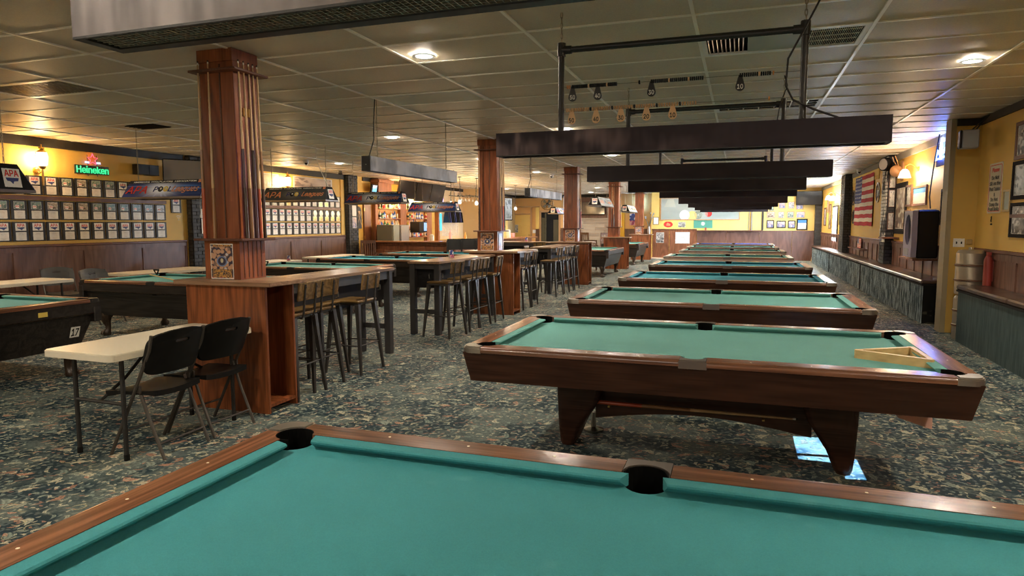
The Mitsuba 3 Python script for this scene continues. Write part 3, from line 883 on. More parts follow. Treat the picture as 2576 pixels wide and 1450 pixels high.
    if style in ('gold', 'tan'):
        # flared skirt under the rails
        t, b = 0.012, 0.050
        zt, zb = ZR, 0.575
        for sy in (-1, 1):
            k.add('apron', hexa([(-hx + b, sy * (hy - b), zb), (hx - b, sy * (hy - b), zb), (hx - b, sy * (hy - b - 0.03), zb), (-hx + b, sy * (hy - b - 0.03), zb)] if sy < 0 else [(-hx + b, sy * (hy - b - 0.03), zb), (hx - b, sy * (hy - b - 0.03), zb), (hx - b, sy * (hy - b), zb), (-hx + b, sy * (hy - b), zb)],
                                [(-hx + t, sy * (hy - t), zt), (hx - t, sy * (hy - t), zt), (hx - t, sy * (hy - t - 0.03), zt), (-hx + t, sy * (hy - t - 0.03), zt)] if sy < 0 else [(-hx + t, sy * (hy - t - 0.03), zt), (hx - t, sy * (hy - t - 0.03), zt), (hx - t, sy * (hy - t), zt), (-hx + t, sy * (hy - t), zt)]), body)
        for s in (-1, 1):
            x0, x1, X0, X1 = sorted((s * (hx - b), s * (hx - b - 0.03))) + sorted((s * (hx - t), s * (hx - t - 0.03)))
            k.add('apron', hexa([(x0, -hy + b, zb), (x1, -hy + b, zb), (x1, hy - b, zb), (x0, hy - b, zb)], [(X0, -hy + t, zt), (X1, -hy + t, zt), (X1, hy - t, zt), (X0, hy - t, zt)]), body)
        k.add('sub_rail', ext(sbox(-hx + 0.02, -hy + 0.02, hx - 0.02, hy - 0.02).difference(holes.buffer(0.008)), 0.725, 0.731), 'dull_black')
        k.add('underside', box(-hx + 0.085, -hy + 0.085, 0.582, hx - 0.085, hy - 0.085, 0.60), 'dull_black')
        # two blade legs and the arched stretcher between them
        for s in (-1, 1):
            out = []
            for z, xo, xi, d in ((0.0, 0.93, 0.845, 0.10), (0.035, 0.935, 0.825, 0.125), (0.16, 0.942, 0.775, 0.15), (0.34, 0.948, 0.66, 0.165), (0.585, 0.955, 0.60, 0.17)):
                x0, x1 = sorted((s * xo, s * xi))
                r = min(0.035, (x1 - x0) / 2.2, d / 1.2)
                pl = rrect(x0, -d, x1, d, r, 3)
                out.append([(px, py, z) for px, py in list(pl.exterior.coords)[:-1]])
            k.add('leg', loft(out), 'wood_apron', 35)
            k.add('foot', lathe([(0, 0), (0.075, 0), (0.075, 0.012), (0.02, 0.03), (0.018, 0.14), (0, 0.14)], 14, s * 0.78, 0.30, 0.0) if s < 0 else lathe([(0, 0), (0.05, 0), (0.05, 0.01), (0, 0.012)], 12, s * 0.89, 0.0, 0.0), 'chrome', 40)
        xs = np.linspace(-0.70, 0.70, 25)
        zs = 0.195 + 0.075 * np.cos(xs / 0.70 * math.pi / 2)
        poly = Polygon([(x, z) for x, z in zip(xs, zs)] + [(0.70, 0.585), (-0.70, 0.585)])
        m = ext(poly, -0.018, 0.018)
        m.apply_transform(trimesh.transformations.rotation_matrix(math.pi / 2, [1, 0, 0]))
        k.add('stretcher', m, 'wood_apron')
        k.add('cue_rest', cat(box(-0.60, -0.10, 0.298, -0.585, -0.018, 0.309), box(0.40, -0.10, 0.298, 0.415, -0.018, 0.309)), 'brass')
    else:
        # panelled cabinet on four claw-and-ball legs
        def skirt(zb, zt, b, t, m_, name, th=0.025):
            for sy in (-1, 1):
                y = sorted((sy * (hy - b), sy * (hy - b - th)))
                Y = sorted((sy * (hy - t), sy * (hy - t - th)))
                k.add(name, hexa([(-hx + b, y[0], zb), (hx - b, y[0], zb), (hx - b, y[1], zb), (-hx + b, y[1], zb)], [(-hx + t, Y[0], zt), (hx - t, Y[0], zt), (hx - t, Y[1], zt), (-hx + t, Y[1], zt)]), m_)
            for s in (-1, 1):
                x, X = sorted((s * (hx - b), s * (hx - b - th))), sorted((s * (hx - t), s * (hx - t - th)))
                k.add(name, hexa([(x[0], -hy + b, zb), (x[1], -hy + b, zb), (x[1], hy - b, zb), (x[0], hy - b, zb)], [(X[0], -hy + t, zt), (X[1], -hy + t, zt), (X[1], hy - t, zt), (X[0], hy - t, zt)]), m_)
        skirt(0.655, ZR, 0.02, 0.012, 'wood_dark_table', 'upper_apron')
        skirt(0.640, 0.656, 0.03, 0.008, 'wood_claw', 'trim_strip', 0.02)
        skirt(0.30, 0.645, 0.16, 0.055, 'wood_dark_table', 'cabinet_panel')
        k.add('slate', box(-hx + 0.2, -hy + 0.2, 0.70, hx - 0.2, hy - 0.2, 0.733), 'dull_black')
        k.add('cabinet_floor', box(-hx + 0.17, -hy + 0.17, 0.305, hx - 0.17, hy - 0.17, 0.32), 'dull_black')
        for sx, sy in corners:
            k.add('corner_block', box(*(lambda a, b: (min(a), min(b), 0.56, max(a), max(b), z0 - 0.01))((sx * (hx - 0.008), sx * (hx - 0.09)), (sy * (hy - 0.008), sy * (hy - 0.09))), 0.008), 'wood_dark_table')
            d = np.array([sx, sy]) / math.sqrt(2)
            c0 = np.array([sx * (hx - 0.26), sy * (hy - 0.26)])
            pts, rs = [], []
            for z, o, r in ((0.36, 0.01, 0.085), (0.31, 0.035, 0.088), (0.25, 0.055, 0.075), (0.19, 0.045, 0.052), (0.13, 0.03, 0.036), (0.085, 0.03, 0.034), (0.055, 0.045, 0.048), (0.03, 0.05, 0.056), (0.0, 0.045, 0.045)):
                pts.append((*(c0 + d * o), z))
                rs.append(r)
            leg = [tube(pts, rs, 10)]
            for a in (-0.8, 0.0, 0.8):
                e = np.array([d[0] * math.cos(a) - d[1] * math.sin(a), d[0] * math.sin(a) + d[1] * math.cos(a)])
                q = c0 + d * 0.05
                leg.append(tube([(*(q + e * 0.02), 0.07), (*(q + e * 0.06), 0.05), (*(q + e * 0.075), 0.012)], [0.018, 0.016, 0.008], 6))
            k.add('claw_leg', cat(*leg), 'wood_claw', 50)
    return k


TX = -0.232
ROW = [(1.333, 'teal', 'gold'), (4.533, 'green', 'gold'), (7.22, 'green', 'gold'), (10.01, 'blue', 'gold'), (13.16, 'blue', 'gold'), (16.37, 'green', 'tan'), (19.85, 'green', 'tan'), (22.81, 'green', 'gold'), (25.87, 'navy', 'gold')]
ROWLAB = ['foreground pool table with teal cloth filling the bottom of the photo', 'pool table with a wooden triangle rack on its green cloth', 'third pool table of the right row, brown apron and pale green cloth',
          'fourth pool table of the right row, brown apron and turquoise cloth', 'fifth pool table of the right row, thin brown apron and bright blue cloth', 'pool table with a tan apron, sixth in the right row',
          'seventh pool table of the right row, just behind the tan one', 'eighth pool table of the right row, seen almost edge on', 'farthest pool table of the right row, with blue cloth']
kits = {}
for i, ((y, c, st), lab) in enumerate(zip(ROW, ROWLAB)):
    key = (c, st, i < 4)
    if key not in kits:
        kits[key] = pool_table_kit(2.82, 1.55, 'cloth_' + c, st, i < 4)
    dx = [-0.02, 0, -0.009, 0.016, 0.031, -0.041, 0.011, -0.011, -0.012][i]
    kits[key].put('pool_table', lab, 'pool table', place(TX + dx, y), 'pool tables in the right hand row')

# left side: dark tables on claw feet
ck = pool_table_kit(2.64, 1.45, 'cloth_green', 'claw', False)
ckb = pool_table_kit(2.64, 1.45, 'cloth_blue', 'claw', False)
LEFT = [(-7.62, 4.37, 0, ck, 'dark claw foot pool table numbered 17 at the left edge'), (-7.36, 7.38, 0, ck, 'dark claw foot pool table behind the number 17 table, left of the big column'),
        (-7.5, 10.45, 0, ck, 'dark pool table seen over the first high table, right of the big column'), (-7.6, 13.15, 0, ckb, 'dark claw foot pool table under the blue lamp nearest the bar front'),
        (-7.6, 15.85, 0, ckb, 'dark pool table closest to the bar counter'), (-4.25, 20.0, 90, ck, 'dark claw foot pool table seen end on right of the third column'),
        (-4.25, 26.0, 90, ck, 'dark claw foot pool table seen end on beside the far cabinet')]
for x, y, rz, kk, lab in LEFT:
    kk.put('claw_foot_pool_table', lab, 'pool table', place(x, y, 0, rz), 'claw foot pool tables on the left side')
# number plate 17 and the yellow sticker on the first one
child('claw_foot_pool_table', 'number_plate', sheet(0.10, 0.115, 0.004), 'paper', label='white plate with the number 17', T=frame_T((-6.404, 4.85, 0.470), (0, 1, 0), (0.291, 0, 0.957)))
m = txt('17', 0.075, 0.002, width=0.075)
child('claw_foot_pool_table', 'number', {**ply_(m, 'letter_black')}, None, T=frame_T((-6.400, 4.85, 0.469), (0, 1, 0), (0.291, 0, 0.957)))
child('claw_foot_pool_table', 'sticker', box(-6.322, 4.43, 0.676, -6.313, 4.52, 0.722), 'letter_yellow', label='small yellow warning sticker')

# things on and under the tables
tri = Polygon([(-0.19, -0.16), (0.19, -0.16), (0, 0.17)])
ring = tri.buffer(0.018, quad_segs=4).difference(tri.buffer(-0.012, quad_segs=3))
single('ball_rack', move(ext(ring, 0, 0.05), 0.855, 4.355, 0.762, rz=92), 'wood_blonde', 'blonde wooden triangle rack lying on the green cloth', 'ball rack')


def cue_mesh(L=1.46):
    return rod((0, 0, 0), (0, 0, 0.42), 0.0152, 0.0140, 10), rod((0, 0, 0.42), (0, 0, 0.74), 0.0140, 0.0115, 10), rod((0, 0, 0.74), (0, 0, L - 0.03), 0.0115, 0.0066, 10), rod((0, 0, L - 0.03), (0, 0, L - 0.012), 0.0066, 0.0066, 8), rod((0, 0, L - 0.012), (0, 0, L), 0.0064, 0.005, 8)


mat('cue_red', (0.42, 0.075, 0.03), 0.22, 0.5, coat=0.6)
mat('cue_maple', proc(wood_fn((0.40, 0.25, 0.12), (0.58, 0.40, 0.21), 'z', 50, 6.0)), 0.22, 0.5, coat=0.6)
mat('cue_dark', (0.035, 0.018, 0.014), 0.2, 0.5, coat=0.6)
mat('cue_purple', (0.06, 0.025, 0.035), 0.2, 0.5, coat=0.6)
mat('cue_tan', (0.28, 0.14, 0.06), 0.22, 0.5, coat=0.6)


def cue(label, T, butt, fore, L=1.46):
    a, b, c, d, e = cue_mesh(L)
    k = Kit()
    k.add('butt', a, butt, 50)
    k.add('forearm', b, fore, 50)
    k.add('shaft', c, 'cue_maple', 50)
    k.add('ferrule', d, 'paper', 50)
    k.add('tip', e, 'cord', 50)
    return k.put('pool_cue', label, 'pool cue', T)


cue('pool cue with a red butt stored under the table with the rack', frame_T((-1.02, 4.475, 0.360), (0, 0, 1), (0, -1, 0)) @ np.eye(4) if False else np.array([[0, 0, 1, -1.02], [1, 0, 0, 4.452], [0, 1, 0, 0.326], [0, 0, 0, 1.0]]), 'cue_red', 'cue_tan', 1.40)
mat('pink_board', (0.62, 0.36, 0.29), 0.5, 0.4)
single('ball_shelf', cat(hexa([(0.92, 4.38, 0.41), (1.10, 4.38, 0.355), (1.10, 4.66, 0.355), (0.92, 4.66, 0.41)], [(0.92, 4.38, 0.58), (1.10, 4.38, 0.58), (1.10, 4.66, 0.58), (0.92, 4.66, 0.58)])), 'pink_board', 'pink wooden ball shelf hung under the table with the rack', 'shelf')
# bridge heads lying on two of the left tables
for (x, y, l) in ((-8.42, 7.74, 'black bridge head in the corner of the table left of the big column'), (-8.28, 10.05, 'black bridge head standing on the table right of the big column')):
    m = cat(rod((0, 0, 0), (0.05, 0, 0.07), 0.008), rod((0, 0, 0), (-0.05, 0, 0.07), 0.008), rod((0, 0.02, 0.0), (0.02, 0.02, 0.08), 0.008), rod((-0.05, 0, 0.07), (0.05, 0, 0.07), 0.01))
    single('cue_bridge', m, 'black_plastic', l, 'cue bridge', T=place(x, y, 0.80))
single('bridge_stick', rod((-8.42, 7.62, 0.806), (-7.15, 7.05, 0.768), 0.009), 'wood_blonde', 'pale stick lying across the cloth of the table left of the big column', 'stick')


# ------------------------------------------------------------------ long lamps over the right row, with their pipe frames
def chain(p0, p1, s=0.022, n=None):
    p0, p1 = np.asarray(p0, float), np.asarray(p1, float)
    d = np.linalg.norm(p1 - p0)
    n = n or max(2, int(d / (s * 1.55)))
    ms = []
    base = []
    for t in np.linspace(0, 2 * math.pi, 8, endpoint=False):
        base.append((math.cos(t) * s * 0.36, 0, math.sin(t) * s))
    base.append(base[0])
    ringm = tube(base, 0.0030, 4, False)
    for i in range(n):
        q = p0 + (p1 - p0) * (i + 0.5) / n
        ms.append(move(ringm, *q, rz=0 if i % 2 else 90))
    return cat(*ms)


def long_lamp(y, x0, x1, z, m_, label, frame=None, detail=False, depth=0.145, h=0.155):
    k = Kit()
    y0, y1 = y - depth / 2, y + depth / 2
    t = 0.006
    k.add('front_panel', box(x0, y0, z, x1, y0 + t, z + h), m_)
    k.add('back_panel', box(x0, y1 - t, z, x1, y1, z + h), 'lamp_far')
    k.add('end_panel', box(x0 + 0.0, y0 + t, z, x0 + t, y1 - t, z + h), 'lamp_far')
    k.add('end_panel', box(x1 - t, y0 + t, z, x1, y1 - t, z + h), 'lamp_far')
    k.add('top_panel', box(x0 + t, y0 + t, z + h - t, x1 - t, y1 - t, z + h), 'lamp_far')
    k.add('bottom_lip', cat(box(x0, y0, z - 0.006, x1, y0 + 0.010, z), box(x0, y1 - 0.034, z - 0.006, x1, y1, z), box(x0, y0, z - 0.006, x0 + 0.03, y1, z), box(x1 - 0.03, y0, z - 0.006, x1, y1, z)), 'black_metal')
    k.add('reflector', box(x0 + 0.03, y0 + t, z + 0.035, x1 - 0.03, y1 - t, z + 0.041), 'reflector')
    if detail:
        ms = []
        n = int((x1 - x0 - 0.08) / 0.016)
        for i in range(n):
            xx = x0 + 0.04 + i * 0.016
            ms.append(box(xx, y0 + 0.010, z - 0.002, xx + 0.0025, y1 - 0.034, z + 0.012))
        for i in range(7):
            yy = y0 + 0.012 + i * (depth - 0.048) / 6
            ms.append(box(x0 + 0.03, yy - 0.001, z - 0.002, x1 - 0.03, yy + 0.001, z + 0.012))
        k.add('louver', cat(*ms), 'louver', kind=None) if False else k.add('louver', cat(*ms), 'louver')
        k.add('louver_joint', box((x0 + x1) / 2 - 0.012, y0 + 0.01, z - 0.002, (x0 + x1) / 2 + 0.012, y1 - 0.01, z + 0.02), 'black_metal')
    return k.put('long_lamp', label, 'hanging lamp', None, 'long box lamps over the right row of tables')


def pipe_frame(y, xa, xb, z0, zt, label, hang=True):
    k = Kit()
    for x in (xa, xb):
        k.add('post', rod((x, y, z0), (x, y, zt), 0.021, None, 12), 'black_metal', 40)
        k.add('tee', rod((x, y, zt - 0.075), (x, y, zt + 0.012), 0.029, None, 12), 'black_metal', 40)
    k.add('cross_pipe', rod((xa, y, zt - 0.035), (xb, y, zt - 0.035), 0.021, None, 12), 'black_metal', 40)
    k.add('coupling', cat(rod((xa, y, zt - 0.035), (xa + 0.07, y, zt - 0.035), 0.028, None, 12), rod((xb - 0.07, y, zt - 0.035), (xb, y, zt - 0.035), 0.028, None, 12)), 'black_metal', 40)
    if hang:
        for x in (xa, xb):
            k.add('chain', chain((x, y, zt + 0.01), (x, y, CEIL)), 'chain_steel')
    return k.put('pipe_frame', label, 'pipe frame')


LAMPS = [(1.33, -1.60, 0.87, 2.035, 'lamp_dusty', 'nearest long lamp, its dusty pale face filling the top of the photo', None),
         (4.53, -1.655, 0.825, 2.045, 'lamp_brushed_lit', 'second long lamp, purple grey with smeared left end', (-1.20, 0.34)),
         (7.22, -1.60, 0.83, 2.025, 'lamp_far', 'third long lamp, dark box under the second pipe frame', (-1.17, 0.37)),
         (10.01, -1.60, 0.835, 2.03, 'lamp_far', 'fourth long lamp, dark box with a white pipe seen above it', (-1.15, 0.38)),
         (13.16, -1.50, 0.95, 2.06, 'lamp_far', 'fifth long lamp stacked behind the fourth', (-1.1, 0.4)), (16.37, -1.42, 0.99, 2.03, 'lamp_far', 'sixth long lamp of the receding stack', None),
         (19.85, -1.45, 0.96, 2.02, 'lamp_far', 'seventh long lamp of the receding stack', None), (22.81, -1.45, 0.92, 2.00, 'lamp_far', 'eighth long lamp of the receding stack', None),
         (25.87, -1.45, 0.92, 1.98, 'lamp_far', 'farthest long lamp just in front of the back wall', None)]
for i, (y, x0, x1, z, m_, lab, fr) in enumerate(LAMPS):
    long_lamp(y, x0, x1, z, m_, lab, fr, i == 0)
    if fr:
        pipe_frame(y, fr[0], fr[1], z + 0.155, 2.785, ['black pipe frame carrying the numbered bead strings', 'smaller black pipe frame behind the bead strings', 'third black pipe frame partly hidden by lamps', 'fourth black pipe frame partly hidden by lamps'][i - 1])
    else:
        for sd, x in (('left', x0 + 0.45), ('right', x1 - 0.45)):
            single('lamp_chain', chain((x, y, z + 0.155), (x, y, CEIL), n=28), 'chain_steel', f'{sd} chain holding the nearest long lamp' if i == 0 else f'{sd} chain holding the {ORD[i]} long lamp of the right row', 'chain', group='chains of the long lamps')


# ------------------------------------------------------------------ score counters: beads and number tags on two wires
def score_wire(y, xa, xb, z, runs, tags, dark, label):
    k = Kit()
    k.add('wire', rod((xa, y, z), (xb, y, z), 0.0022, None, 5), 'chain_steel')
    bead = rod((-0.0045, 0, 0), (0.0045, 0, 0), 0.0125, None, 10)
    mats = {'d': 'black_plastic', 'a': 'bead_amber', 'o': 'bead_orange', 't': 'tag_wood'}
    for x, c in runs:
        k.add('bead', move(bead, x, y, z), mats[c])
    for x, t in tags:
        disc = Polygon([(0.012 * math.cos(a), 0.012 * math.sin(a)) for a in np.linspace(0, math.pi, 6)] + [(0.028 * math.cos(a), -0.062 + 0.028 * math.sin(a)) for a in np.linspace(math.pi * 0.93, 2.07 * math.pi, 14)])
        m = ext(disc, -0.003, 0.003)
        m.apply_transform(trimesh.transformations.rotation_matrix(math.pi / 2, [1, 0, 0]))
        nm = k.add('tag', move(m, x, y, z - 0.008), 'letter_black' if dark else 'tag_wood')
        tm = txt(t, 0.028, 0.001, width=0.036)
        tm.apply_transform(trimesh.transformations.rotation_matrix(math.pi / 2, [1, 0, 0]))
        k.add(nm + '__number', move(tm, x, y - 0.0035, z - 0.070), 'letter_white' if dark else 'letter_black')
    k.put('score_wire', label, 'score counter')


def run(a, b, c='d', step=0.0125, alt=None, ev=10):
    out, i, x = [], 0, a
    while x < b:
        out.append((x, alt if (alt and i % ev == ev - 1) else c))
        x += step
        i += 1
    return out


yb = 4.53
score_wire(yb, -1.18, 0.32, 2.50, [(-1.155, 'o'), (-1.14, 'o')] + run(-1.12, -0.81, 'd', alt='t') + [(-0.665, 'd')] + run(-0.585, -0.25, 'd', alt='t') + run(-0.03, 0.155, 'd', alt='t') + [(0.165, 'o')],
           [(-1.12, '50'), (-0.945, '40'), (-0.585, '30'), (-0.03, '10')], True, 'upper score wire with black beads and dark number tags')
score_wire(yb, -1.18, 0.32, 2.345, [(-1.16, 't'), (-1.145, 't')] + run(-1.125, -0.285, 'a', 0.0165, alt='d', ev=9) + [(0.145, 'o')],
           [(-1.125, '50'), (-0.955, '40'), (-0.785, '30'), (-0.615, '20'), (-0.445, '10')], False, 'lower score wire with amber beads and pale number tags')
score_wire(10.01, -1.13, 0.36, 2.40, run(-0.9, -0.1, 'a', 0.02), [(-0.75, '40'), (-0.53, '30'), (-0.33, '20'), (-0.12, '10')], False, 'far score wire with orange tags seen under the second lamp')
score_wire(10.01, -1.13, 0.36, 2.30, run(-0.95, -0.7, 'd') + run(-0.62, -0.45, 'd') + run(-0.36, -0.2, 'd'), [(-0.95, ''), ][:0], True, 'far score wire with black beads seen under the second lamp')
# power cords of the lamps
single('power_cord', tube([(0.41, 4.35, 3.0), (0.40, 4.30, 2.86), (0.33, 4.33, 2.72), (0.24, 4.4, 2.55), (0.235, 4.45, 2.40), (0.28, 4.48, 2.32), (0.40, 4.5, 2.26), (0.56, 4.53, 2.2)], 0.006, 6), 'cord', 'black cord looping beside the right post of the front pipe frame', 'cord')
single('power_cord', tube([(0.36, 7.1, 3.0), (0.39, 7.1, 2.9), (0.33, 7.12, 2.72), (0.30, 7.15, 2.5), (0.27, 7.2, 2.18)], 0.006, 6), 'cord', 'black cord beside the second pipe frame', 'cord')


# ------------------------------------------------------------------ wooden columns on their cabinets, with cue racks
def flyer_fn(p, n, uv):
    u, v = uv.x, uv.y
    d1, d2, h = voronoi(u * 6.0 + 0.3, v * 9.0)
    col = mix((0.05, 0.04, 0.06), (0.52, 0.30, 0.19), smoothstep(0.62, 0.42, d1) * dr.select(h < 0.75, 1.0, 0.45))
    col = mix(col, (0.50, 0.50, 0.56), dr.select((h > 0.78) & (d1 < 0.35), 0.9, 0.0))
    col = mix(col, (0.35, 0.06, 0.07), dr.select((h < 0.09) & (d1 < 0.4), 0.9, 0.0))
    r = dr.sqrt(dr.square((u - 0.5) * 1.0) + dr.square((v - 0.50) * 1.55))
    col = mix(col, (0.17, 0.22, 0.36), smoothstep(0.235, 0.225, r))
    col = mix(col, (0.045, 0.04, 0.07), smoothstep(0.18, 0.17, r))
    col = mix(col, (0.60, 0.52, 0.36), smoothstep(0.085, 0.07, dr.sqrt(dr.square((u - 0.5) * 1.2) + dr.square((v - 0.52) * 1.2))))
    rows = v * 30.0
    band = dr.select((v < 0.28) & (v > 0.05) | (v > 0.915) & (v < 0.965), 1.0, 0.0)
    col = mix(col, (0.05, 0.035, 0.04), band * 0.85)
    ink = dr.select((dr.abs(rows - dr.floor(rows) - 0.5) < 0.34) & (noise(u * 46, dr.floor(rows) * 5.0) > 0.42) & (dr.abs(u - 0.5) < 0.41), 1.0, 0.0)
    col = mix(col, (0.66, 0.33, 0.08), band * ink)
    e = dr.maximum(dr.abs(u - 0.5) / 0.5, dr.abs(v - 0.5) / 0.5)
    return mix(col, (0.80, 0.76, 0.70), smoothstep(0.945, 0.955, e))


mat('flyer', proc(flyer_fn), 0.35, 0.4)


def flyer_blue_fn(p, n, uv):
    u, v = uv.x, uv.y
    q = noise(u * 7, v * 3.0, 4.0)
    col = mix((0.35, 0.40, 0.55), (0.75, 0.76, 0.80), smoothstep(0.4, 0.6, q))
    return mix(col, (0.55, 0.16, 0.10), dr.select(v < 0.30, 0.7, 0.0) * noise(u * 8, v * 10))


mat('flyer_blue', proc(flyer_blue_fn), 0.35, 0.4)


COLX0, COLX1, CD = -4.315, -3.97, 0.285
COLUMNS = [4.50, 10.72, 16.62, 22.70, 28.75]


def column(i, y, key_label, cab_label):
    x0, x1, y1 = COLX0, COLX1, y + CD
    k = Kit()
    k.add('shaft', box(x0, y, 1.44, x1, y1, CEIL, 0.004), 'wood_column')
    for a in (0.10, 0.23):
        k.add('groove_strip', box(x0 + a * 0.9, y - 0.006, 1.45, x0 + a * 0.9 + 0.012, y, 2.88), 'wood_chair')
    k.add('collar', box(x0 - 0.008, y - 0.012, 2.90, x1 + 0.008, y1 + 0.008, CEIL), 'wood_column')
    k.add('cue_rack_ring', box(x0 - 0.05, y - 0.075, 2.812, x1 + 0.085, y1 + 0.05, 2.832, 0.004), 'wood_trim')
    k.add('cap_box', box(x0 - 0.012, y - 0.015, 1.10, x1 + 0.012, y1 + 0.012, 1.425), 'wood_column')
    k.add('cue_ledge', box(x0 - 0.065, y - 0.085, 1.425, x1 + 0.10, y1 + 0.05, 1.445, 0.005), 'wood_trim')
    for a in np.linspace(y + 0.03, y1 - 0.04, 5):
        k.add('batten', box(x1 + 0.012, a, 1.11, x1 + 0.016, a + 0.006, 1.42), 'wood_trim')
    key = k.put('wooden_column', key_label, 'column')
    c = Kit()
    cx0, cx1, cy0, cy1 = -4.445, -3.63, y - 0.12, y + 0.245
    t = 0.022
    c.add('front_panel', box(cx0, cy0, 0.0, cx1, cy0 + t, 1.06), 'wood_cabinet')
    c.add('back_panel', box(cx0, cy1 - t, 0.0, cx1, cy1, 1.06), 'wood_cabinet')
    c.add('inner_panel', box(cx0 + 0.35, cy0 + t, 0.0, cx0 + 0.372, cy1 - t, 1.06), 'wood_wainscot')  # darker wood paints in the shade inside the open cabinet
    c.add('bottom_shelf', box(cx0, cy0 + t, 0.05, cx1 - 0.004, cy1 - t, 0.075), 'wood_cabinet')
    c.add('counter_slab', box(-4.53, y - 0.175, 1.06, -3.54, y + 0.31, 1.098, 0.006), 'wood_slab')
    c.put('column_cabinet', cab_label, 'cabinet')
    return key


for i, y in enumerate(COLUMNS):
    column(i, y, ['big near wooden column with cue sticks standing around it', 'second wooden column, right of the bar, with cues on its right face', 'third wooden column with wavy grain, in front of the plank wall', 'fourth wooden column, dark with two bright cues on its front', 'farthest wooden column beside the blue neon glow'][i],
           ['brown wooden cabinet with an open end at the foot of the big column', 'brown wooden cabinet under the second column', 'brown wooden cabinet under the third column', 'brown wooden cabinet behind the dark end-on pool table, fourth column', 'farthest brown wooden cabinet next to the back wall'][i])
    f = Kit()
    f.add('', sheet(0.238, 0.30), 'flyer', uv=True)
    if i != 3:
        f.put('flyer', ['colourful event flyer on the front of the big column', 'colourful event flyer on the second column', 'colourful event flyer on the third column', '', 'small event flyer on the farthest column'][i], 'flyer', on_back(COLX0 + 0.17, 1.252, y - 0.018) @ np.diag([1, 1, 1, 1.0]), 'event flyers on the columns')
    if i in (1, 2):
        g = Kit()
        g.add('', sheet(0.17, 0.29), 'flyer_blue', uv=True)
        g.put('flyer', ['', 'blue and white flyer on the right side of the second column', 'blue and white flyer on the right side of the third column'][i], 'flyer', frame_T((COLX1 + 0.018, y + 0.12, 1.25), (0, 1, 0), (0, 0, 1)), 'blue flyers')

hk = Kit()
for i in range(3):
    hk.add('bracket' if i else 'plate', box(0, i * 0.028 - 0.03, -0.035, 0.008, i * 0.028 - 0.012, 0.035), 'brass')
hk.put('brass_hook_plate', 'small brass hook plate on the right face of the big column', 'hook plate', place(COLX1 + 0.002, 4.63, 2.50))


def lean(bx, by, tx, ty, z0=1.446, z1=2.86):
    d = np.array([tx - bx, ty - by, z1 - z0])
    d = d / np.linalg.norm(d)
    r = np.cross([0, 1, 0], d)
    r /= np.linalg.norm(r)
    M = np.eye(4)
    M[:3, 0], M[:3, 1], M[:3, 2], M[:3, 3] = r, np.cross(d, r), d, (bx, by, z0)
    return M


BUTTS = [('cue_red', 'cue_tan'), ('cue_dark', 'cue_purple'), ('cue_tan', 'cue_maple'), ('cue_purple', 'cue_dark'), ('cue_red', 'cue_maple'), ('cue_dark', 'cue_tan')]
for ci, (y, fr, rt) in enumerate(((4.50, (0.03, 0.135), (0.025, 0.085, 0.145, 0.195, 0.245)), (10.72, (0.04,), (0.04, 0.10, 0.16, 0.22)), (16.62, (), (0.10, 0.2)), (22.70, (0.13, 0.19), (0.15,)))):
    cn = ['big near column', 'second column', 'third column', 'fourth column'][ci]
    for j, a in enumerate(fr):
        cue(f'{ORD[j]} pool cue from the left on the front of the {cn}', lean(COLX0 + a, y - 0.045, COLX0 + a - 0.004, y - 0.038), *BUTTS[(j * 2 + ci) % 6])
    for j, a in enumerate(rt):
        cue(f'{ORD[j]} pool cue from the front on the right side of the {cn}', lean(COLX1 + 0.055, y + a + 0.01, COLX1 + 0.042, y + a - 0.004), *BUTTS[(j + ci + 1) % 6])


# ------------------------------------------------------------------ high tables and bar stools
def high_table(L, label, T):
    """runs from y=0 to y=L, x from -0.24 to 0.24"""
    k = Kit()
    w = 0.245
    k.add('tabletop', box(-w, 0, 1.005, w, L, 1.040, 0.005), 'wood_top')
    for sx in (-1, 1):
        for y in (0.03, L - 0.11):
            x = sorted((sx * (w - 0.015), sx * (w - 0.095)))
            k.add('leg', box(x[0], y, 0.0, x[1], y + 0.08, 1.005, 0.004), 'black_paint')
    for sx in (-1, 1):
        x = sorted((sx * (w - 0.03), sx * (w - 0.055)))
        k.add('apron', box(x[0], 0.1, 0.91, x[1], L - 0.1, 1.005), 'black_paint')
    for y in (0.045, L - 0.07):
        k.add('end_apron', box(-w + 0.08, y, 0.93, w - 0.08, y + 0.025, 1.005), 'black_paint')
        k.add('stretcher', box(-w + 0.07, y - 0.005, 0.30, w - 0.07, y + 0.035, 0.36), 'black_paint')
    k.add('hanging_panel', box(-w + 0.09, 0.12, 0.66, w - 0.09, L - 0.12, 0.98), 'dull_black')
    n = 3
    for i in range(n):
        y = 0.25 + (L - 0.5) * i / (n - 1)
        h = k.add('drawer_handle', tube([(w - 0.09, y, 0.86), (w - 0.06, y, 0.85), (w - 0.06, y, 0.80), (w - 0.09, y, 0.79)], 0.006, 6), 'chrome')
    k.add('drawer_handle', tube([(0.05, 0.118, 0.86), (0.05, 0.09, 0.85), (0.05, 0.09, 0.80), (0.05, 0.118, 0.79)], 0.006, 6), 'chrome')
    return k.put('high_table', label, 'bar table', T, 'high tables between the columns')


HTX = -4.18
high_table(2.22, 'long black high table with a brown top behind the big column', place(HTX, 4.84))
high_table(2.24, 'black high table in front of the second column, with drawer handles', place(HTX, 8.30))
high_table(2.0, 'black high table just behind the second column', place(HTX, 11.05))
high_table(2.42, 'black high table in front of the third column', place(HTX, 14.05))
high_table(2.3, 'far black high table seen side on, left of the third column', place(-4.75, 18.3, 0, 90))


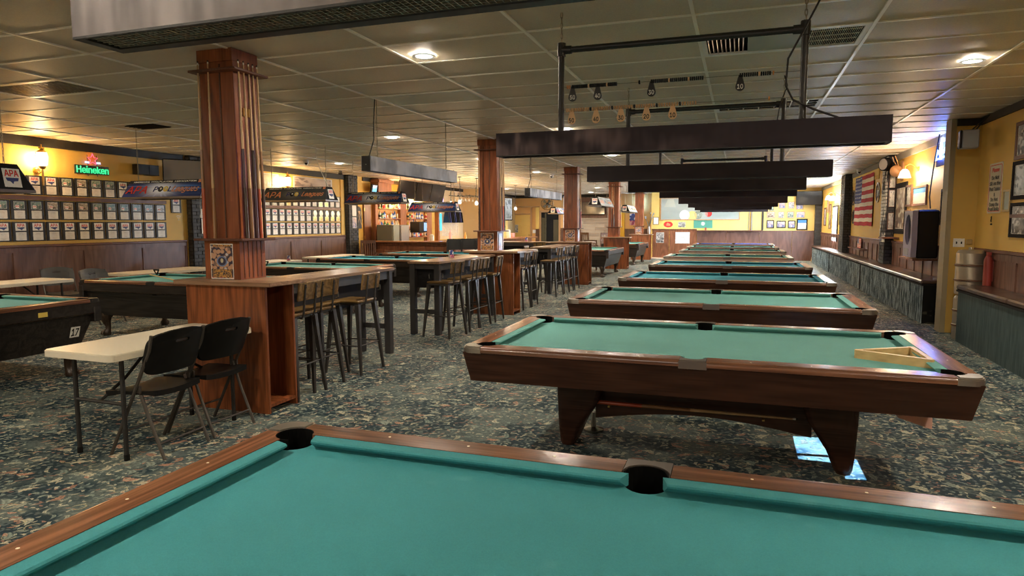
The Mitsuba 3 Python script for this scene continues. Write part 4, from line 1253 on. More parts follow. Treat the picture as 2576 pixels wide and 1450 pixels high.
def stool_kit(back=True):
    """facing -x (the back towards +x), origin on the floor"""
    k = Kit()
    k.add('seat', cat(box(-0.175, -0.185, 0.745, 0.175, 0.185, 0.772, 0.008)), 'wood_stool')
    k.add('seat_frame', cat(box(-0.165, -0.175, 0.722, 0.165, -0.155, 0.746), box(-0.165, 0.155, 0.722, 0.165, 0.175, 0.746), box(-0.165, -0.175, 0.722, -0.145, 0.175, 0.746), box(0.145, -0.175, 0.722, 0.165, 0.175, 0.746)), 'stool_metal')
    for sx in (-1, 1):
        for sy in (-1, 1):
            t0, b0 = np.array([sx * 0.150, sy * 0.160, 0.735]), np.array([sx * 0.215, sy * 0.225, 0.0])
            def ring_(c, w):
                return [(c[0] + i * w, c[1] + j * w, c[2]) for i, j in ((-1, -1), (1, -1), (1, 1), (-1, 1))]
            k.add('leg', hexa(ring_(b0, 0.011), ring_(t0, 0.023)), 'stool_metal')
    f = 0.30
    q = 0.215 - 0.065 * f / 0.735
    for a, b in (((-q, -q - 0.01), (q, -q - 0.01)), ((-q, q + 0.01), (q, q + 0.01)), ((-q, -q), (-q, q)), ((q, -q), (q, q))):
        k.add('footrest_bar', rod((*a, f), (*b, f), 0.0085, None, 6), 'stool_metal', 40)
    if not back:
        return k
    for sy in (-1, 1):
        k.add('back_post', tube([(0.13, sy * 0.085, 0.735), (0.185, sy * 0.085, 0.725), (0.205, sy * 0.085, 0.76), (0.215, sy * 0.085, 0.86), (0.235, sy * 0.085, 1.03)], 0.0095, 6), 'stool_metal', 40)
    b = box(-0.009, -0.175, -0.085, 0.009, 0.175, 0.085, 0.007)
    k.add('backrest', move(b, 0.214, 0, 0.968, ry=8), 'wood_stool')
    k.add('rivet', cat(*[trimesh.creation.icosphere(0, 0.007).apply_translation((0.236 + dz * 0.14, sy * 0.085, 0.955 + dz)) for sy in (-1, 1) for dz in (-0.05, 0.05)]), 'stool_metal')
    return k


sk = stool_kit()
STOOLS = [(-3.87, 4.985, 3, 'first metal bar stool from the big column, half hidden by the cabinet'), (-3.90, 5.32, -3, 'second metal bar stool from the big column, its wooden back square to the photo'),
          (-3.88, 6.06, 0, 'last metal bar stool at the first high table, by the corner leg'),
          (-3.88, 8.36, -8, 'first bar stool at the drawer table in front of the second column'), (-3.88, 8.95, 2, 'second bar stool at the drawer table in front of the second column'), (-3.88, 9.36, -2, 'third bar stool at the drawer table in front of the second column'), (-3.86, 9.94, 3, 'fourth bar stool, nearest to the second column'),
          (-3.88, 11.48, 0, 'first bar stool just behind the second column cabinet'), (-3.88, 11.96, 3, 'second bar stool just behind the second column cabinet'),
          (-3.88, 13.82, -5, 'first bar stool of the row before the third column'), (-3.88, 14.42, 0, 'second bar stool of the row before the third column'), (-3.88, 14.85, 2, 'third bar stool of the row before the third column'), (-3.88, 15.4, 0, 'fourth bar stool of the row before the third column')]
for x, y, rz, l in STOOLS:
    sk.put('bar_stool', l, 'bar stool', place(x, y, 0, rz), 'metal bar stools with wooden backs')
stool_kit(False).put('bar_stool', 'backless metal bar stool under the first high table', 'bar stool', place(-4.10, 5.72), 'metal bar stools with wooden backs')
for x, y, rz, l in ((-4.46, 14.6, 180, 'bar stool on the far side of the table before the third column'), (-5.3, 17.95, -90, 'bar stool at the side-on far table')):
    sk.put('bar_stool', l, 'bar stool', place(x, y, 0, rz), 'metal bar stools with wooden backs')


# ------------------------------------------------------------------ folding tables and chairs
def folding_table(L, W, label, T, m_='white_plastic', h=0.74):
    """the long side along y, origin at the centre"""
    k = Kit()
    r = rrect(-W / 2, -L / 2, W / 2, L / 2, 0.05, 4)
    k.add('tabletop', cat(ext(r, h - 0.045, h - 0.006), ext(r.buffer(-0.006), h - 0.008, h)), m_, 30)
    for sy in (-1, 1):
        y = sy * (L / 2 - 0.15)
        for sx in (-1, 1):
            x = sx * (W / 2 - 0.10)
            k.add('leg', rod((x, y, 0.035), (x, y, h - 0.045), 0.0145, None, 8), 'black_metal', 40)
            k.add('leg_cap', rod((x, y, 0.0), (x, y, 0.04), 0.0175, None, 8), 'black_plastic', 40)
        k.add('cross_bar', rod((-W / 2 + 0.1, y, 0.38), (W / 2 - 0.1, y, 0.38), 0.0125, None, 8), 'black_metal', 40)
        k.add('brace', tube([(0.0, y, 0.38), (0.0, y - sy * 0.20, 0.50), (0.0, y - sy * 0.42, h - 0.05)], 0.010, 6), 'black_metal', 40)
    return k.put('folding_table', label, 'folding table', T)


folding_table(1.26, 0.64, 'cream plastic folding table in the foreground with two black chairs', place(-4.025, 3.68, 0, -1.5))
for x, y, l, L in ((-9.93, 6.40, 'cream folding table along the left wall at the photo edge', 1.83), (-9.80, 9.22, 'cream folding table along the left wall, behind the table left of the big column', 1.83),
                   (-9.88, 11.9, 'white folding table under the second plaque wall, with a small card on it', 1.83), (-9.98, 14.75, 'white folding table by the left wall next to the bar', 1.83)):
    folding_table(L, 0.72, l, place(x, y), 'white_plastic' if y < 11 else 'white_table_far')


def folding_chair_kit(m_, tube_m):
    """facing -x, origin on the floor under the seat centre"""
    k = Kit()
    hw = 0.225
    for sy in (-1, 1):
        k.add('front_leg', tube([(0.215, sy * hw, 0.84), (0.19, sy * hw, 0.74), (0.02, sy * hw, 0.40), (-0.19, sy * hw, 0.0)], [0.0115] * 4, 8), tube_m, 40)
        k.add('rear_leg', tube([(0.055, sy * (hw - 0.026), 0.485), (0.12, sy * (hw - 0.026), 0.30), (0.245, sy * (hw - 0.026), 0.0)], [0.011] * 3, 8), tube_m, 40)
        k.add('hinge', cbox(0.07, sy * (hw - 0.013), 0.47, 0.035, 0.012, 0.05), tube_m)
    k.add('front_stretcher', rod((-0.115, -hw, 0.155), (-0.115, hw, 0.155), 0.008, None, 8), tube_m, 40)
    k.add('rear_stretcher', rod((0.205, -hw + 0.026, 0.105), (0.205, hw - 0.026, 0.105), 0.008, None, 8), tube_m, 40)
    # seat shell, dished
    n = 10
    vs, fs = [], []
    xs, ys = np.linspace(-0.215, 0.19, n), np.linspace(-0.215, 0.215, n)
    for t in (0, 1):
        for x in xs:
            for y in ys:
                u = x / 0.21
                z = 0.452 - 0.016 * (1 - (y / 0.22) ** 2) - 0.018 * max(0, -u - 0.55) ** 1.0 + 0.018 * max(0, u) - ((0.022 + 0.030 * max(0, abs(u) - 0.4)) if t else 0)
                vs.append((x, y * (1 - 0.08 * max(0, u)), z))
    for t in (0, 1):
        o = t * n * n
        for i in range(n - 1):
            for j in range(n - 1):
                a, b, c, d = o + i * n + j, o + (i + 1) * n + j, o + (i + 1) * n + j + 1, o + i * n + j + 1
                fs += [[a, b, c], [a, c, d]] if t == 0 else [[a, c, b], [a, d, c]]
    edge = [i * n for i in range(n)] + [(n - 1) * n + j for j in range(1, n)] + [i * n + n - 1 for i in range(n - 2, -1, -1)] + [j for j in range(n - 2, 0, -1)]
    for i in range(len(edge)):
        a, b = edge[i], edge[(i + 1) % len(edge)]
        fs += [[a, a + n * n, b + n * n], [a, b + n * n, b]]
    k.add('seat', trimesh.Trimesh(np.array(vs), np.array(fs), process=False), m_, 40)
    # backrest: curved plastic panel with a hand slot
    sil = Polygon([(-0.205, 0.0), (0.205, 0.0), (0.235, 0.10), (0.235, 0.235), (0.20, 0.275), (0.10, 0.295), (0, 0.30), (-0.10, 0.295), (-0.20, 0.275), (-0.235, 0.235), (-0.235, 0.10)]).buffer(-0.06).buffer(0.06, quad_segs=5)
    sil = sil.difference(rrect(-0.06, 0.205, 0.06, 0.228, 0.01, 3))
    m = ext(sil, -0.013, 0.013)
    m = m.subdivide_to_size(0.06)
    v = m.vertices
    out = np.zeros_like(v)
    out[:, 1] = v[:, 0]
    out[:, 2] = 0.565 + v[:, 1]
    out[:, 0] = 0.135 + v[:, 1] * 0.33 + v[:, 2] - 0.055 * (v[:, 0] / 0.235) ** 2 + 0.035
    m = trimesh.Trimesh(out, m.faces, process=False)
    k.add('backrest', m, m_, 30)
    k.add('slot', cbox(0.235, 0, 0.782, 0.006, 0.115, 0.018), tube_m)
    return k


fc = folding_chair_kit('black_plastic', 'chair_tube')
fc.put('folding_chair', 'black plastic folding chair nearest to the viewer at the cream table', 'folding chair', place(-3.83, 3.47, 0, 1.5), 'black folding chairs at the cream table')
fc.put('folding_chair', 'black plastic folding chair between the other chair and the brown cabinet', 'folding chair', place(-3.84, 3.955, 0, -2), 'black folding chairs at the cream table')
mat('chair_grey', (0.055, 0.055, 0.05), 0.45, 0.4)
fg = folding_chair_kit('chair_grey', 'chair_tube')
fg.put('folding_chair', 'grey plastic chair by the left wall behind the cream table at the photo edge', 'folding chair', place(-10.45, 7.75, 0, 160))
fg.put('folding_chair', 'dark grey chair by the brick pier left of the big column', 'folding chair', place(-10.0, 10.55, 0, 120))
mat('brown_cushion', (0.10, 0.055, 0.04), 0.8, 0.2)
fg.put('folding_chair', 'second grey chair at the left wall, only its brown seat showing', 'folding chair', place(-9.55, 7.75, 0, 180))
mat('card_print', proc(lambda p, n, uv: mix(mix((0.04, 0.06, 0.22), (0.60, 0.60, 0.62), dr.select(noise(uv.x * 6, uv.y * 8) > 0.55, 1.0, 0.0)), (0.5, 0.05, 0.06), dr.select(uv.y < 0.4, 0.6, 0.0))), 0.4, 0.4)
for x, y, z, l, ax in ((-9.55, 12.35, 0.742, 'small red white and blue table card on the white table by the second plaque wall', 0), (-4.2, 9.30, 1.042, 'small table card on the drawer table before the second column', 62), (-5.9, 18.4, 1.042, 'small table card on the far side-on table', 0)):
    c = Kit()
    c.add('front', move(sheet(0.075, 0.12), 0, -0.016, 0.060, rx=78), 'card_print', uv=uvmesh(sheet(0.075, 0.12)))
    c.add('back', move(sheet(0.075, 0.12), 0, 0.012, 0.060, rx=102), 'paper')
    c.put('table_card', l, 'table card', place(x, y, z, ax))
single('paper_sheet', move(sheet(0.28, 0.216), -4.03, 4.13, 0.741, rz=8), 'paper', 'white sheet of paper on the cream folding table', 'paper')


# ------------------------------------------------------------------ tapered lamps over the left tables
def banner_fn(p, n, uv):
    u, v = uv.x, uv.y
    glow = dr.exp(-(dr.square((u - 0.47) / 0.16) + dr.square((v - 0.47) / 0.36)))
    streak = smoothstep(0.5, 0.8, noise(u * 1.5, v * 22, 2.0)) * dr.exp(-dr.square((v - 0.50) / 0.22))
    col = mix((0.018, 0.032, 0.13), (0.10, 0.26, 0.66), streak * 0.9)
    ang = dr.atan2(v - 0.47, (u - 0.47) * 3.5)
    rays = smoothstep(0.45, 0.8, noise(ang * 9, 1.0)) * dr.exp(-dr.square((u - 0.47) / 0.16)) * smoothstep(0.5, 0.1, v)
    col = mix(col, (0.30, 0.36, 0.62), rays * 0.7)
    col = mix(col, (0.84, 0.87, 0.95), dr.minimum(1.0, glow * 1.25))
    return mix(col, (0.014, 0.015, 0.018), smoothstep(0.80, 0.84, v))


mat('banner', proc(banner_fn), 0.22, 0.5)
mat('banner_faded', proc(lambda p, n, uv: mix(mix((0.05, 0.055, 0.06), (0.18, 0.18, 0.17), dr.exp(-(dr.square((uv.x - 0.47) / 0.125) + dr.square((uv.y - 0.47) / 0.30)))), (0.03, 0.03, 0.03), smoothstep(0.80, 0.84, uv.y))), 0.22, 0.5)
mat('banner_pale', proc(lambda p, n, uv: mix((0.30, 0.29, 0.27), (0.50, 0.49, 0.46), noise(uv.x * 5, uv.y * 4))), 0.22, 0.5)


def league_lamp(L, label, T, face='banner', zt=0.245, pale=False):
    """long side along x, hanging with its lower rim at z=0; the printed faces look to -y and +y"""
    k = Kit()
    hb, ht, cb, ct = L / 2, L / 2 - 0.05, 0.20, 0.075
    th = math.hypot(cb - ct, zt)
    for s, rz in ((-1, 0), (1, 180)):
        vv = [(-hb, -cb, 0), (hb, -cb, 0), (ht, -ct, zt), (-ht, -ct, zt)]
        vb = [(x, y + 0.008, z) for x, y, z in vv]
        m = hexa(vv, vb)
        m.fix_normals()
        uv = np.array([[0, 0], [1, 0], [0.965, 1], [0.035, 1]] * 2, float)
        R = trimesh.transformations.rotation_matrix(math.radians(rz), [0, 0, 1])
        m.apply_transform(R)
        nm = k.add('printed_face', m, face, uv=uv)
        # lettering raised on the face
        up = np.array([0, cb - ct, zt]) / th
        F = R @ frame_T(np.array([0, -cb, 0]) + up * 0.0 + np.array([0, -0.001, 0.0005]), (1, 0, 0), up)
        def put(s_, h, x, y, w, mm, sh=0.0, d=0.002):
            t_ = txt(s_, h, d, True, w, sh)
            t_.apply_translation((x, y, 0))
            t_.apply_transform(F)
            k.add(nm + '__lettering', t_, mm)
        put('APA', 0.118, -L * 0.325, th * 0.44, L * 0.275, 'letter_red' if not pale else 'letter_orange', 0.25)
        put('P', 0.080, -L * 0.088, th * 0.46, L * 0.05, 'letter_navy', 0.2)
        put('L', 0.080, L * 0.095, th * 0.46, L * 0.048, 'letter_navy', 0.2)
        for xx, mm, dg in ((-0.03, 'letter_black', '8'), (0.036, 'letter_yellow', '1')):
            d = trimesh.creation.cylinder(0.044, 0.004, sections=20)
            d.apply_translation((L * xx, th * 0.46, 0.001))
            d.apply_transform(F)
            k.add(nm + '__ball', d, mm)
            d = trimesh.creation.cylinder(0.018, 0.002, sections=14)
            d.apply_translation((L * xx + 0.006, th * 0.48, 0.004))
            d.apply_transform(F)
            k.add(nm + '__ball_spot', d, 'letter_white')
            put(dg, 0.018, L * xx + 0.006, th * 0.48, None, 'letter_black', 0, 0.0055)
        put('Leagues', 0.088, L * 0.285, th * 0.47, L * 0.32, 'letter_orange', 0.45)
        put('AMERICAN  POOLPLAYERS  ASSOCIATION', 0.024, -0.02, th * 0.905, L * 0.80, 'letter_white')
        t_ = sheet(0.055, 0.05)
        t_.apply_translation((L * 0.43, th * 0.90, 0.001))
        t_.apply_transform(F)
        k.add(nm + '__badge', t_, 'letter_orange')
    for s in (-1, 1):
        v0 = [(s * hb, -cb, 0), (s * hb, cb, 0), (s * ht, ct, zt), (s * ht, -ct, zt)]
        v1 = [(x - s * 0.008, y, z) for x, y, z in v0]
        m = hexa(v0, v1)
        m.fix_normals()
        nm = k.add('end_cap', m, 'dull_black')
        up = np.array([-s * (hb - ht), 0, zt])
        F = frame_T((s * (hb - 0.025) + s * 0.002, 0, 0.112), (0, s, 0), up)
        t_ = sheet(0.16, 0.18)
        t_.apply_transform(F)
        k.add(nm + '__end_label', t_, 'paper')
        t_ = txt('APA', 0.060, 0.0015, True, 0.13)
        t_.apply_translation((0, 0.045, 0.003))
        t_.apply_transform(F)
        k.add(nm + '__lettering', t_, 'letter_red')
        t_ = ext(Polygon([(-0.06, 0.0), (0.06, 0.0), (0.05, -0.03), (0.01, -0.035), (0.0, -0.06), (-0.02, -0.035), (-0.05, -0.03)]), 0.003, 0.0045)
        t_.apply_transform(F)
        k.add(nm + '__map_print', t_, 'letter_navy')
    k.add('top', box(-ht, -ct, zt - 0.006, ht, ct, zt), 'dull_black')
    k.add('rim', cat(box(-hb, -cb - 0.004, -0.025, hb, -cb + 0.010, 0.004), box(-hb, cb - 0.010, -0.025, hb, cb + 0.004, 0.004), box(-hb, -cb, -0.025, -hb + 0.01, cb, 0.004), box(hb - 0.01, -cb, -0.025, hb, cb, 0.004)), 'casting_dark')
    k.add('diffuser', box(-hb + 0.02, -cb + 0.02, 0.02, hb - 0.02, cb - 0.02, 0.026), 'reflector')
    return k.put('league_lamp', label, 'hanging lamp', T, 'printed tapered lamps over the left tables')


LL = [(-7.85, 7.55, 1.955, 0, 'banner', 'printed league lamp left of the big column', 1.46), (-7.92, 10.60, 2.005, 0, 'banner_faded', 'faded dark league lamp right of the big column', 1.46),
      (-7.84, 13.30, 2.035, 0, 'banner', 'printed blue league lamp at the left of the bar', 1.46), (-7.86, 16.35, 1.90, 0, 'banner', 'printed blue league lamp in front of the bar bottles', 1.40),
      (-4.0, 19.9, 2.09, 90, 'banner_pale', 'league lamp seen end on in front of the far television', 2.0), (-4.1, 25.7, 2.0, 90, 'banner_pale', 'league lamp seen end on left of the farthest column', 2.0), (-6.9, 25.6, 1.95, 90, 'banner', 'small far league lamp beside the dark doorway', 1.5), (-7.27, 4.45, 1.895, 0, 'banner', 'league lamp cut off by the left edge of the photo', 1.46)]
for i, (x, y, z, rz, fc_, l, L) in enumerate(LL):
    league_lamp(L, l, place(x, y, z, rz), fc_, pale=fc_ != 'banner')
    c, s = math.cos(math.radians(rz)), math.sin(math.radians(rz))
    for q in (-1, 1):
        a = q * (L / 2 - 0.12)
        single('lamp_chain', chain((x + a * c, y + a * s, z + 0.245), (x + a * c, y + a * s, CEIL), 0.020), 'chain_steel', ('left' if q < 0 else 'right') + ' chain of the ' + l, 'chain')
single('power_cord', tube([(-7.23, 7.5, 3.0), (-7.22, 7.5, 2.7), (-7.19, 7.53, 2.42), (-7.17, 7.55, 2.2)], 0.006, 5), 'cord', 'black cord of the league lamp left of the big column', 'cord')
single('power_cord', tube([(-7.52, 10.6, 3.0), (-7.5, 10.6, 2.75), (-7.42, 10.6, 2.55), (-7.27, 10.6, 2.26)], 0.007, 6), 'paper', 'white cord of the faded league lamp', 'cord')
single('pull_cord', cat(rod((-7.28, 7.5, 1.94), (-7.28, 7.5, 1.70), 0.003, None, 5), lathe([(0, 0), (0.012, 0.01), (0.010, 0.05), (0, 0.06)], 8, -7.28, 7.5, 1.65)), 'paper', 'thin pull cord with a white knob under the league lamp', 'pull cord')


def grey_lamp(y0, y1, x, z, label):
    k = Kit()
    x0, x1, h, t = x - 0.06, x + 0.06, 0.165, 0.006
    k.add('side_panel', box(x1 - t, y0, z, x1, y1, z + h), 'lamp_grey')
    k.add('side_panel', box(x0, y0, z, x0 + t, y1, z + h), 'lamp_grey')
    k.add('end_panel', box(x0 + t, y0, z, x1 - t, y0 + t, z + h), 'black_metal')
    k.add('end_panel', box(x0 + t, y1 - t, z, x1 - t, y1, z + h), 'black_metal')
    k.add('top_panel', box(x0 + t, y0 + t, z + h - t, x1 - t, y1 - t, z + h), 'black_metal')
    k.add('reflector', box(x0 + t, y0 + t, z + 0.05, x1 - t, y1 - t, z + 0.056), 'reflector')
    k.add('bolt', trimesh.creation.icosphere(1, 0.009).apply_translation((x, y0 - 0.003, z + 0.07)), 'chrome', True)
    k.put('grey_box_lamp', label, 'hanging lamp', None, 'grey box lamps over the high tables')
    for q, yy in enumerate((y0 + 0.25, y1 - 0.25)):
        single('lamp_chain', chain((x, yy, z + h), (x, yy, CEIL), 0.020), 'chain_steel', ('near' if q == 0 else 'far') + ' chain of the ' + label, 'chain')
    single('power_cord', tube([(x, y0 + 0.22, CEIL), (x - 0.01, y0 + 0.2, CEIL - 0.3), (x + 0.02, y0 + 0.15, z + h + 0.2), (x - 0.02, y0 + 0.1, z + h)], 0.006, 5), 'cord', 'black cord of the ' + label, 'cord')


grey_lamp(6.62, 9.03, -4.03, 2.165, 'grey streaked box lamp hanging in front of the bar')
grey_lamp(12.85, 15.35, -4.10, 2.115, 'smaller looking grey box lamp hanging in front of the wall fan')


# ------------------------------------------------------------------ left wall: plaques
PLY_BOARD = ply_(box(-0.130, -0.158, 0, 0.130, 0.158, 0.016, 0.003), 'letter_black')
PLY_TXT = ply_(sheet(0.17, 0.135), 'text_plate', uv=uvmesh(sheet(0.17, 0.135)))
PLY_PIC = {m_: ply_(sheet(0.17, 0.125), m_, uv=uvmesh(sheet(0.17, 0.125))) for m_ in ('paper', 'photo_green', 'photo_teal', 'photo_warm', 'photo_gold', 'silver_print', 'photo_bw')}
_t = txt('APA', 0.045, 0.001, True, 0.125)
PLY_APA = ply_(_t, 'letter_red')
_t2 = txt('APA', 0.022, 0.001, True, 0.058)
PLY_APA_S = ply_(cat(_t2), 'letter_red')
PLY_MAP = ply_(ext(Polygon([(-0.06, 0.0), (0.055, 0.004), (0.06, -0.01), (0.03, -0.022), (0.012, -0.048), (-0.005, -0.03), (-0.028, -0.02), (-0.05, -0.015)]), 0, 0.001), 'letter_navy')
PLY_SQ = ply_(sheet(0.062, 0.05), 'paper')
_c = ext(Point(0, 0).buffer(0.085, quad_segs=6), 0, 0.012)
PLY_DISC = ply_(_c, 'silver_print', uv=uvmesh(_c))
PLY_RIM = ply_(ext(Point(0, 0).buffer(0.092, quad_segs=6).difference(Point(0, 0).buffer(0.083, quad_segs=6)), 0, 0.014), 'gold_frame')


def plaque(y, z, kind, label, group):
    key = num('award_plaque')
    def put(n, d, dx, dy, dz, lab=None):
        kk = num(f'{key}__{n}')
        scene[kk] = {**d, 'to_world': TF((on_left(y, z) @ np.array([[1, 0, 0, dx], [0, 1, 0, dy], [0, 0, 1, dz], [0, 0, 0, 1.0]])).tolist())}
        if lab:
            labels[kk] = {'label': lab}
    put('board', PLY_BOARD, 0, 0, 0.001)
    if kind == 'disc':
        put('medallion', PLY_DISC, 0, 0.05, 0.017, 'round silver relief')
        put('medallion_rim', PLY_RIM, 0, 0.05, 0.017)
        put('name_plate', PLY_PIC['silver_print'], 0, -0.095, 0.017)
    elif kind == 'gold':
        put('medallion', PLY_DISC, 0, 0.06, 0.017)
        put('name_plate', PLY_PIC['photo_gold'], 0, -0.085, 0.017, 'gold plate')
    else:
        put('text_plate', PLY_TXT, 0, -0.075, 0.017)
        put('picture', PLY_PIC['paper' if kind in ('apa', 'apa2') else kind], 0, 0.075, 0.017)
        if kind in ('apa', 'apa2'):
            put('lettering', PLY_APA, 0, 0.092 + (0.01 if kind == 'apa2' else 0), 0.0195)
            put('map_print', PLY_MAP, 0.0, 0.066, 0.0195)
        else:
            put('picture_card', PLY_SQ, -0.03, 0.055, 0.0195)
            put('lettering', PLY_APA_S, -0.03, 0.058, 0.022)
    labels[key] = {'label': label, 'category': 'plaque', 'group': group}


ROWN = ['top', 'middle', 'bottom']
KA = [['disc', 'disc', 'apa2', 'apa2', 'photo_green', 'photo_warm', 'photo_green', 'photo_green', 'apa', 'apa', 'photo_teal', 'photo_teal', 'apa'],
      ['photo_green', 'photo_green', 'photo_green', 'photo_warm', 'photo_warm', 'photo_warm', 'photo_green', 'photo_teal', 'photo_teal', 'photo_teal', 'photo_teal', 'photo_bw', 'photo_bw'],
      ['apa2'] * 6 + ['apa'] * 8]
for r, (z, n) in enumerate(((2.210, 12), (1.800, 12), (1.450, 13))):
    y_first = 10.32 - 0.276 * (n - 1)
    for j in range(n):
        plaque(y_first + 0.276 * j, z, KA[r][j], f'black award plaque, {ORD[j]} from left in the {ROWN[r]} row under the neon sign', 'award plaques on the near left wall')
KB = [['disc', 'disc', 'disc', 'gold', 'photo_bw', 'photo_bw', 'photo_bw', 'photo_warm', 'gold', 'gold', 'silver_print', 'silver_print'], ['apa'] * 7 + ['gold'] * 5, ['apa'] * 12]
for r, z in enumerate((2.185, 1.790, 1.445)):
    for j in range(12):
        plaque(13.505 + 0.2755 * j, z, KB[r][j], f'black award plaque, {ORD[j]} from left in the {ROWN[r]} row right of the big column', 'award plaques on the far left wall')
plaque(10.72, 1.955, 'apa', 'single black plaque on the yellow strip beside the brick pier', 'award plaques on the near left wall')
single('wifi_sign', cat(*[ext(Point(0, 0).buffer(r + 0.007, quad_segs=8).difference(Point(0, 0).buffer(r, quad_segs=8)).intersection(Polygon([(0, 0), (-0.2, 0.2), (0.2, 0.2)])), 0, 0.002) for r in (0.03, 0.055, 0.08)] + [ext(Point(0, -0.005).buffer(0.012), 0, 0.002)]), 'paper', 'white wifi symbol on the yellow strip beside the left brick pier', 'sign', T=on_left(10.78, 1.66))


mat('banner_green', (0.07, 0.25, 0.18), 0.6, 0.3)
# lanterns
def lantern(y, z, label):
    k = Kit()
    k.add('shade', lathe([(0.050, -0.10), (0.072, -0.08), (0.085, 0.04), (0.070, 0.115), (0.0, 0.118), (0.0, -0.10), (0.050, -0.10)], 10), 'white_paint', **emit(*LANTERN))
    k.add('cap', lathe([(0, 0.118), (0.085, 0.118), (0.06, 0.14), (0.03, 0.16), (0.045, 0.18), (0.035, 0.20), (0.012, 0.21), (0.008, 0.25), (0, 0.255)], 14), 'brass', 30)
    for a in range(6):
        t = a * math.pi / 3
        k.add('bar', tube([(0.052 * math.cos(t), 0.052 * math.sin(t), -0.105), (0.076 * math.cos(t), 0.076 * math.sin(t), -0.08), (0.09 * math.cos(t), 0.09 * math.sin(t), 0.04), (0.075 * math.cos(t), 0.075 * math.sin(t), 0.12)], 0.004, 5), 'brass')
    k.add('cup', lathe([(0, -0.16), (0.03, -0.15), (0.055, -0.11), (0.05, -0.10), (0, -0.10)], 14), 'brass', 40)
    k.add('stem', lathe([(0.0, -0.42), (0.010, -0.42), (0.022, -0.17), (0.0, -0.16)], 10), 'brass', 40)
    k.add('wall_plate', move(lathe([(0, 0), (0.06, 0.0), (0.045, 0.03), (0, 0.04)], 14), -0.15, 0, -0.17, ry=90), 'brass', 40)
    k.add('arm', tube([(-0.14, 0, -0.17), (-0.08, 0, -0.22), (-0.02, 0, -0.19), (0, 0, -0.15)], 0.009, 6), 'brass', 40)
    k.put('wall_lantern', label, 'wall lamp', place(-10.90, y, z), 'brass wall lanterns')


lantern(7.89, 2.625, 'lit brass wall lantern above the near plaques, left of the neon sign')
lantern(14.15, 2.625, 'lit brass wall lantern above the plaques right of the big column')


def neon(mname, c):
    return emit(*c)


k = Kit()
star = []
for i in range(11):
    t = math.pi / 2 + i * math.pi / 5
    r = 0.105 if i % 2 == 0 else 0.046
    star.append((r * math.cos(t), 0.175 + r * math.sin(t), 0.05))
k.add('star_tube', tube(star, 0.0075, 6), 'letter_red', **emit(0.16, 0.010, 0.018))
for s in (-1, 1):
    pts = []
    for i in range(7):
        x = s * (0.075 + 0.012 * i)
        pts += [(x, 0.10, 0.05), (x, 0.135, 0.05)] if i % 2 == 0 else [(x, 0.135, 0.05), (x, 0.10, 0.05)]
    k.add('side_tube', tube(pts, 0.005, 5), 'letter_navy', **emit(0.05, 0.07, 0.30))
k.add('lettering', txt('Heineken', 0.115, 0.012, True, 0.62).apply_translation((0, -0.01, 0.035)), 'banner_green', **emit(0.002, 0.060, 0.018))
k.add('backing', cat(rod((-0.09, -0.12, 0.03), (-0.09, 0.25, 0.03), 0.007), rod((0.09, -0.12, 0.03), (0.09, 0.25, 0.03), 0.007), box(-0.33, -0.085, 0.012, 0.33, 0.065, 0.024)), 'black_metal')
k.put('neon_sign', 'neon sign with a red star over green letters on the yellow wall', 'neon sign', on_left(8.88, 2.545))

single('wall_speaker', cat(box(-0.24, -0.095, 0.06, 0.0, 0.095, 0.22, 0.006), box(0.02, -0.10, 0.04, 0.25, 0.10, 0.20, 0.006), box(-0.05, -0.02, 0.0, 0.05, 0.02, 0.06)), 'black_plastic', 'pair of black speakers on the left wall next to the television', 'speaker', T=on_left(9.92, 2.61))


def tv(w, h, label, T, sm='screen'):
    k = Kit()
    k.add('body', box(-w / 2, -h / 2, 0, w / 2, h / 2, 0.05, 0.006), 'black_plastic')
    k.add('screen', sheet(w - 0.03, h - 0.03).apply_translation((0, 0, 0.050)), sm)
    k.add('mount', box(-0.12, -0.12, -0.12, 0.12, 0.12, 0.0), 'black_metal')
    return k.put('television', label, 'television', T)


def tilt(M, deg, turn=0):
    return M @ trimesh.transformations.rotation_matrix(math.radians(turn), [0, 1, 0]) @ trimesh.transformations.rotation_matrix(math.radians(deg), [1, 0, 0])


tv(1.05, 0.62, 'grey reflecting television left of the big column, above the league lamp', tilt(frame_T((-10.62, 10.75, 2.56), (0.62, 0.78, 0), (0, 0, 1)), 8), 'screen_reflection')
for z, h, l in ((1.79, 0.20, 'upper white notice on the left brick pier'), (1.52, 0.32, 'lower white notice with a no-entry ring on the left brick pier')):
    c = Kit()
    c.add('sheet', sheet(0.24, h), 'paper')
    if h > 0.25:
        c.add('ring', ext(Point(0, 0).buffer(0.075).difference(Point(0, 0).buffer(0.058)).union(affinity.rotate(sbox(-0.06, -0.009, 0.06, 0.009), -45)), 0.002, 0.004), 'letter_black')
    else:
        c.add('print', ext(Point(0, 0).buffer(0.035).difference(Point(0.01, 0).buffer(0.02)), 0.002, 0.004), 'letter_black')
    c.put('notice', l, 'notice', frame_T((-10.90, 11.36, z), (0, 1, 0), (0, 0, 1)))
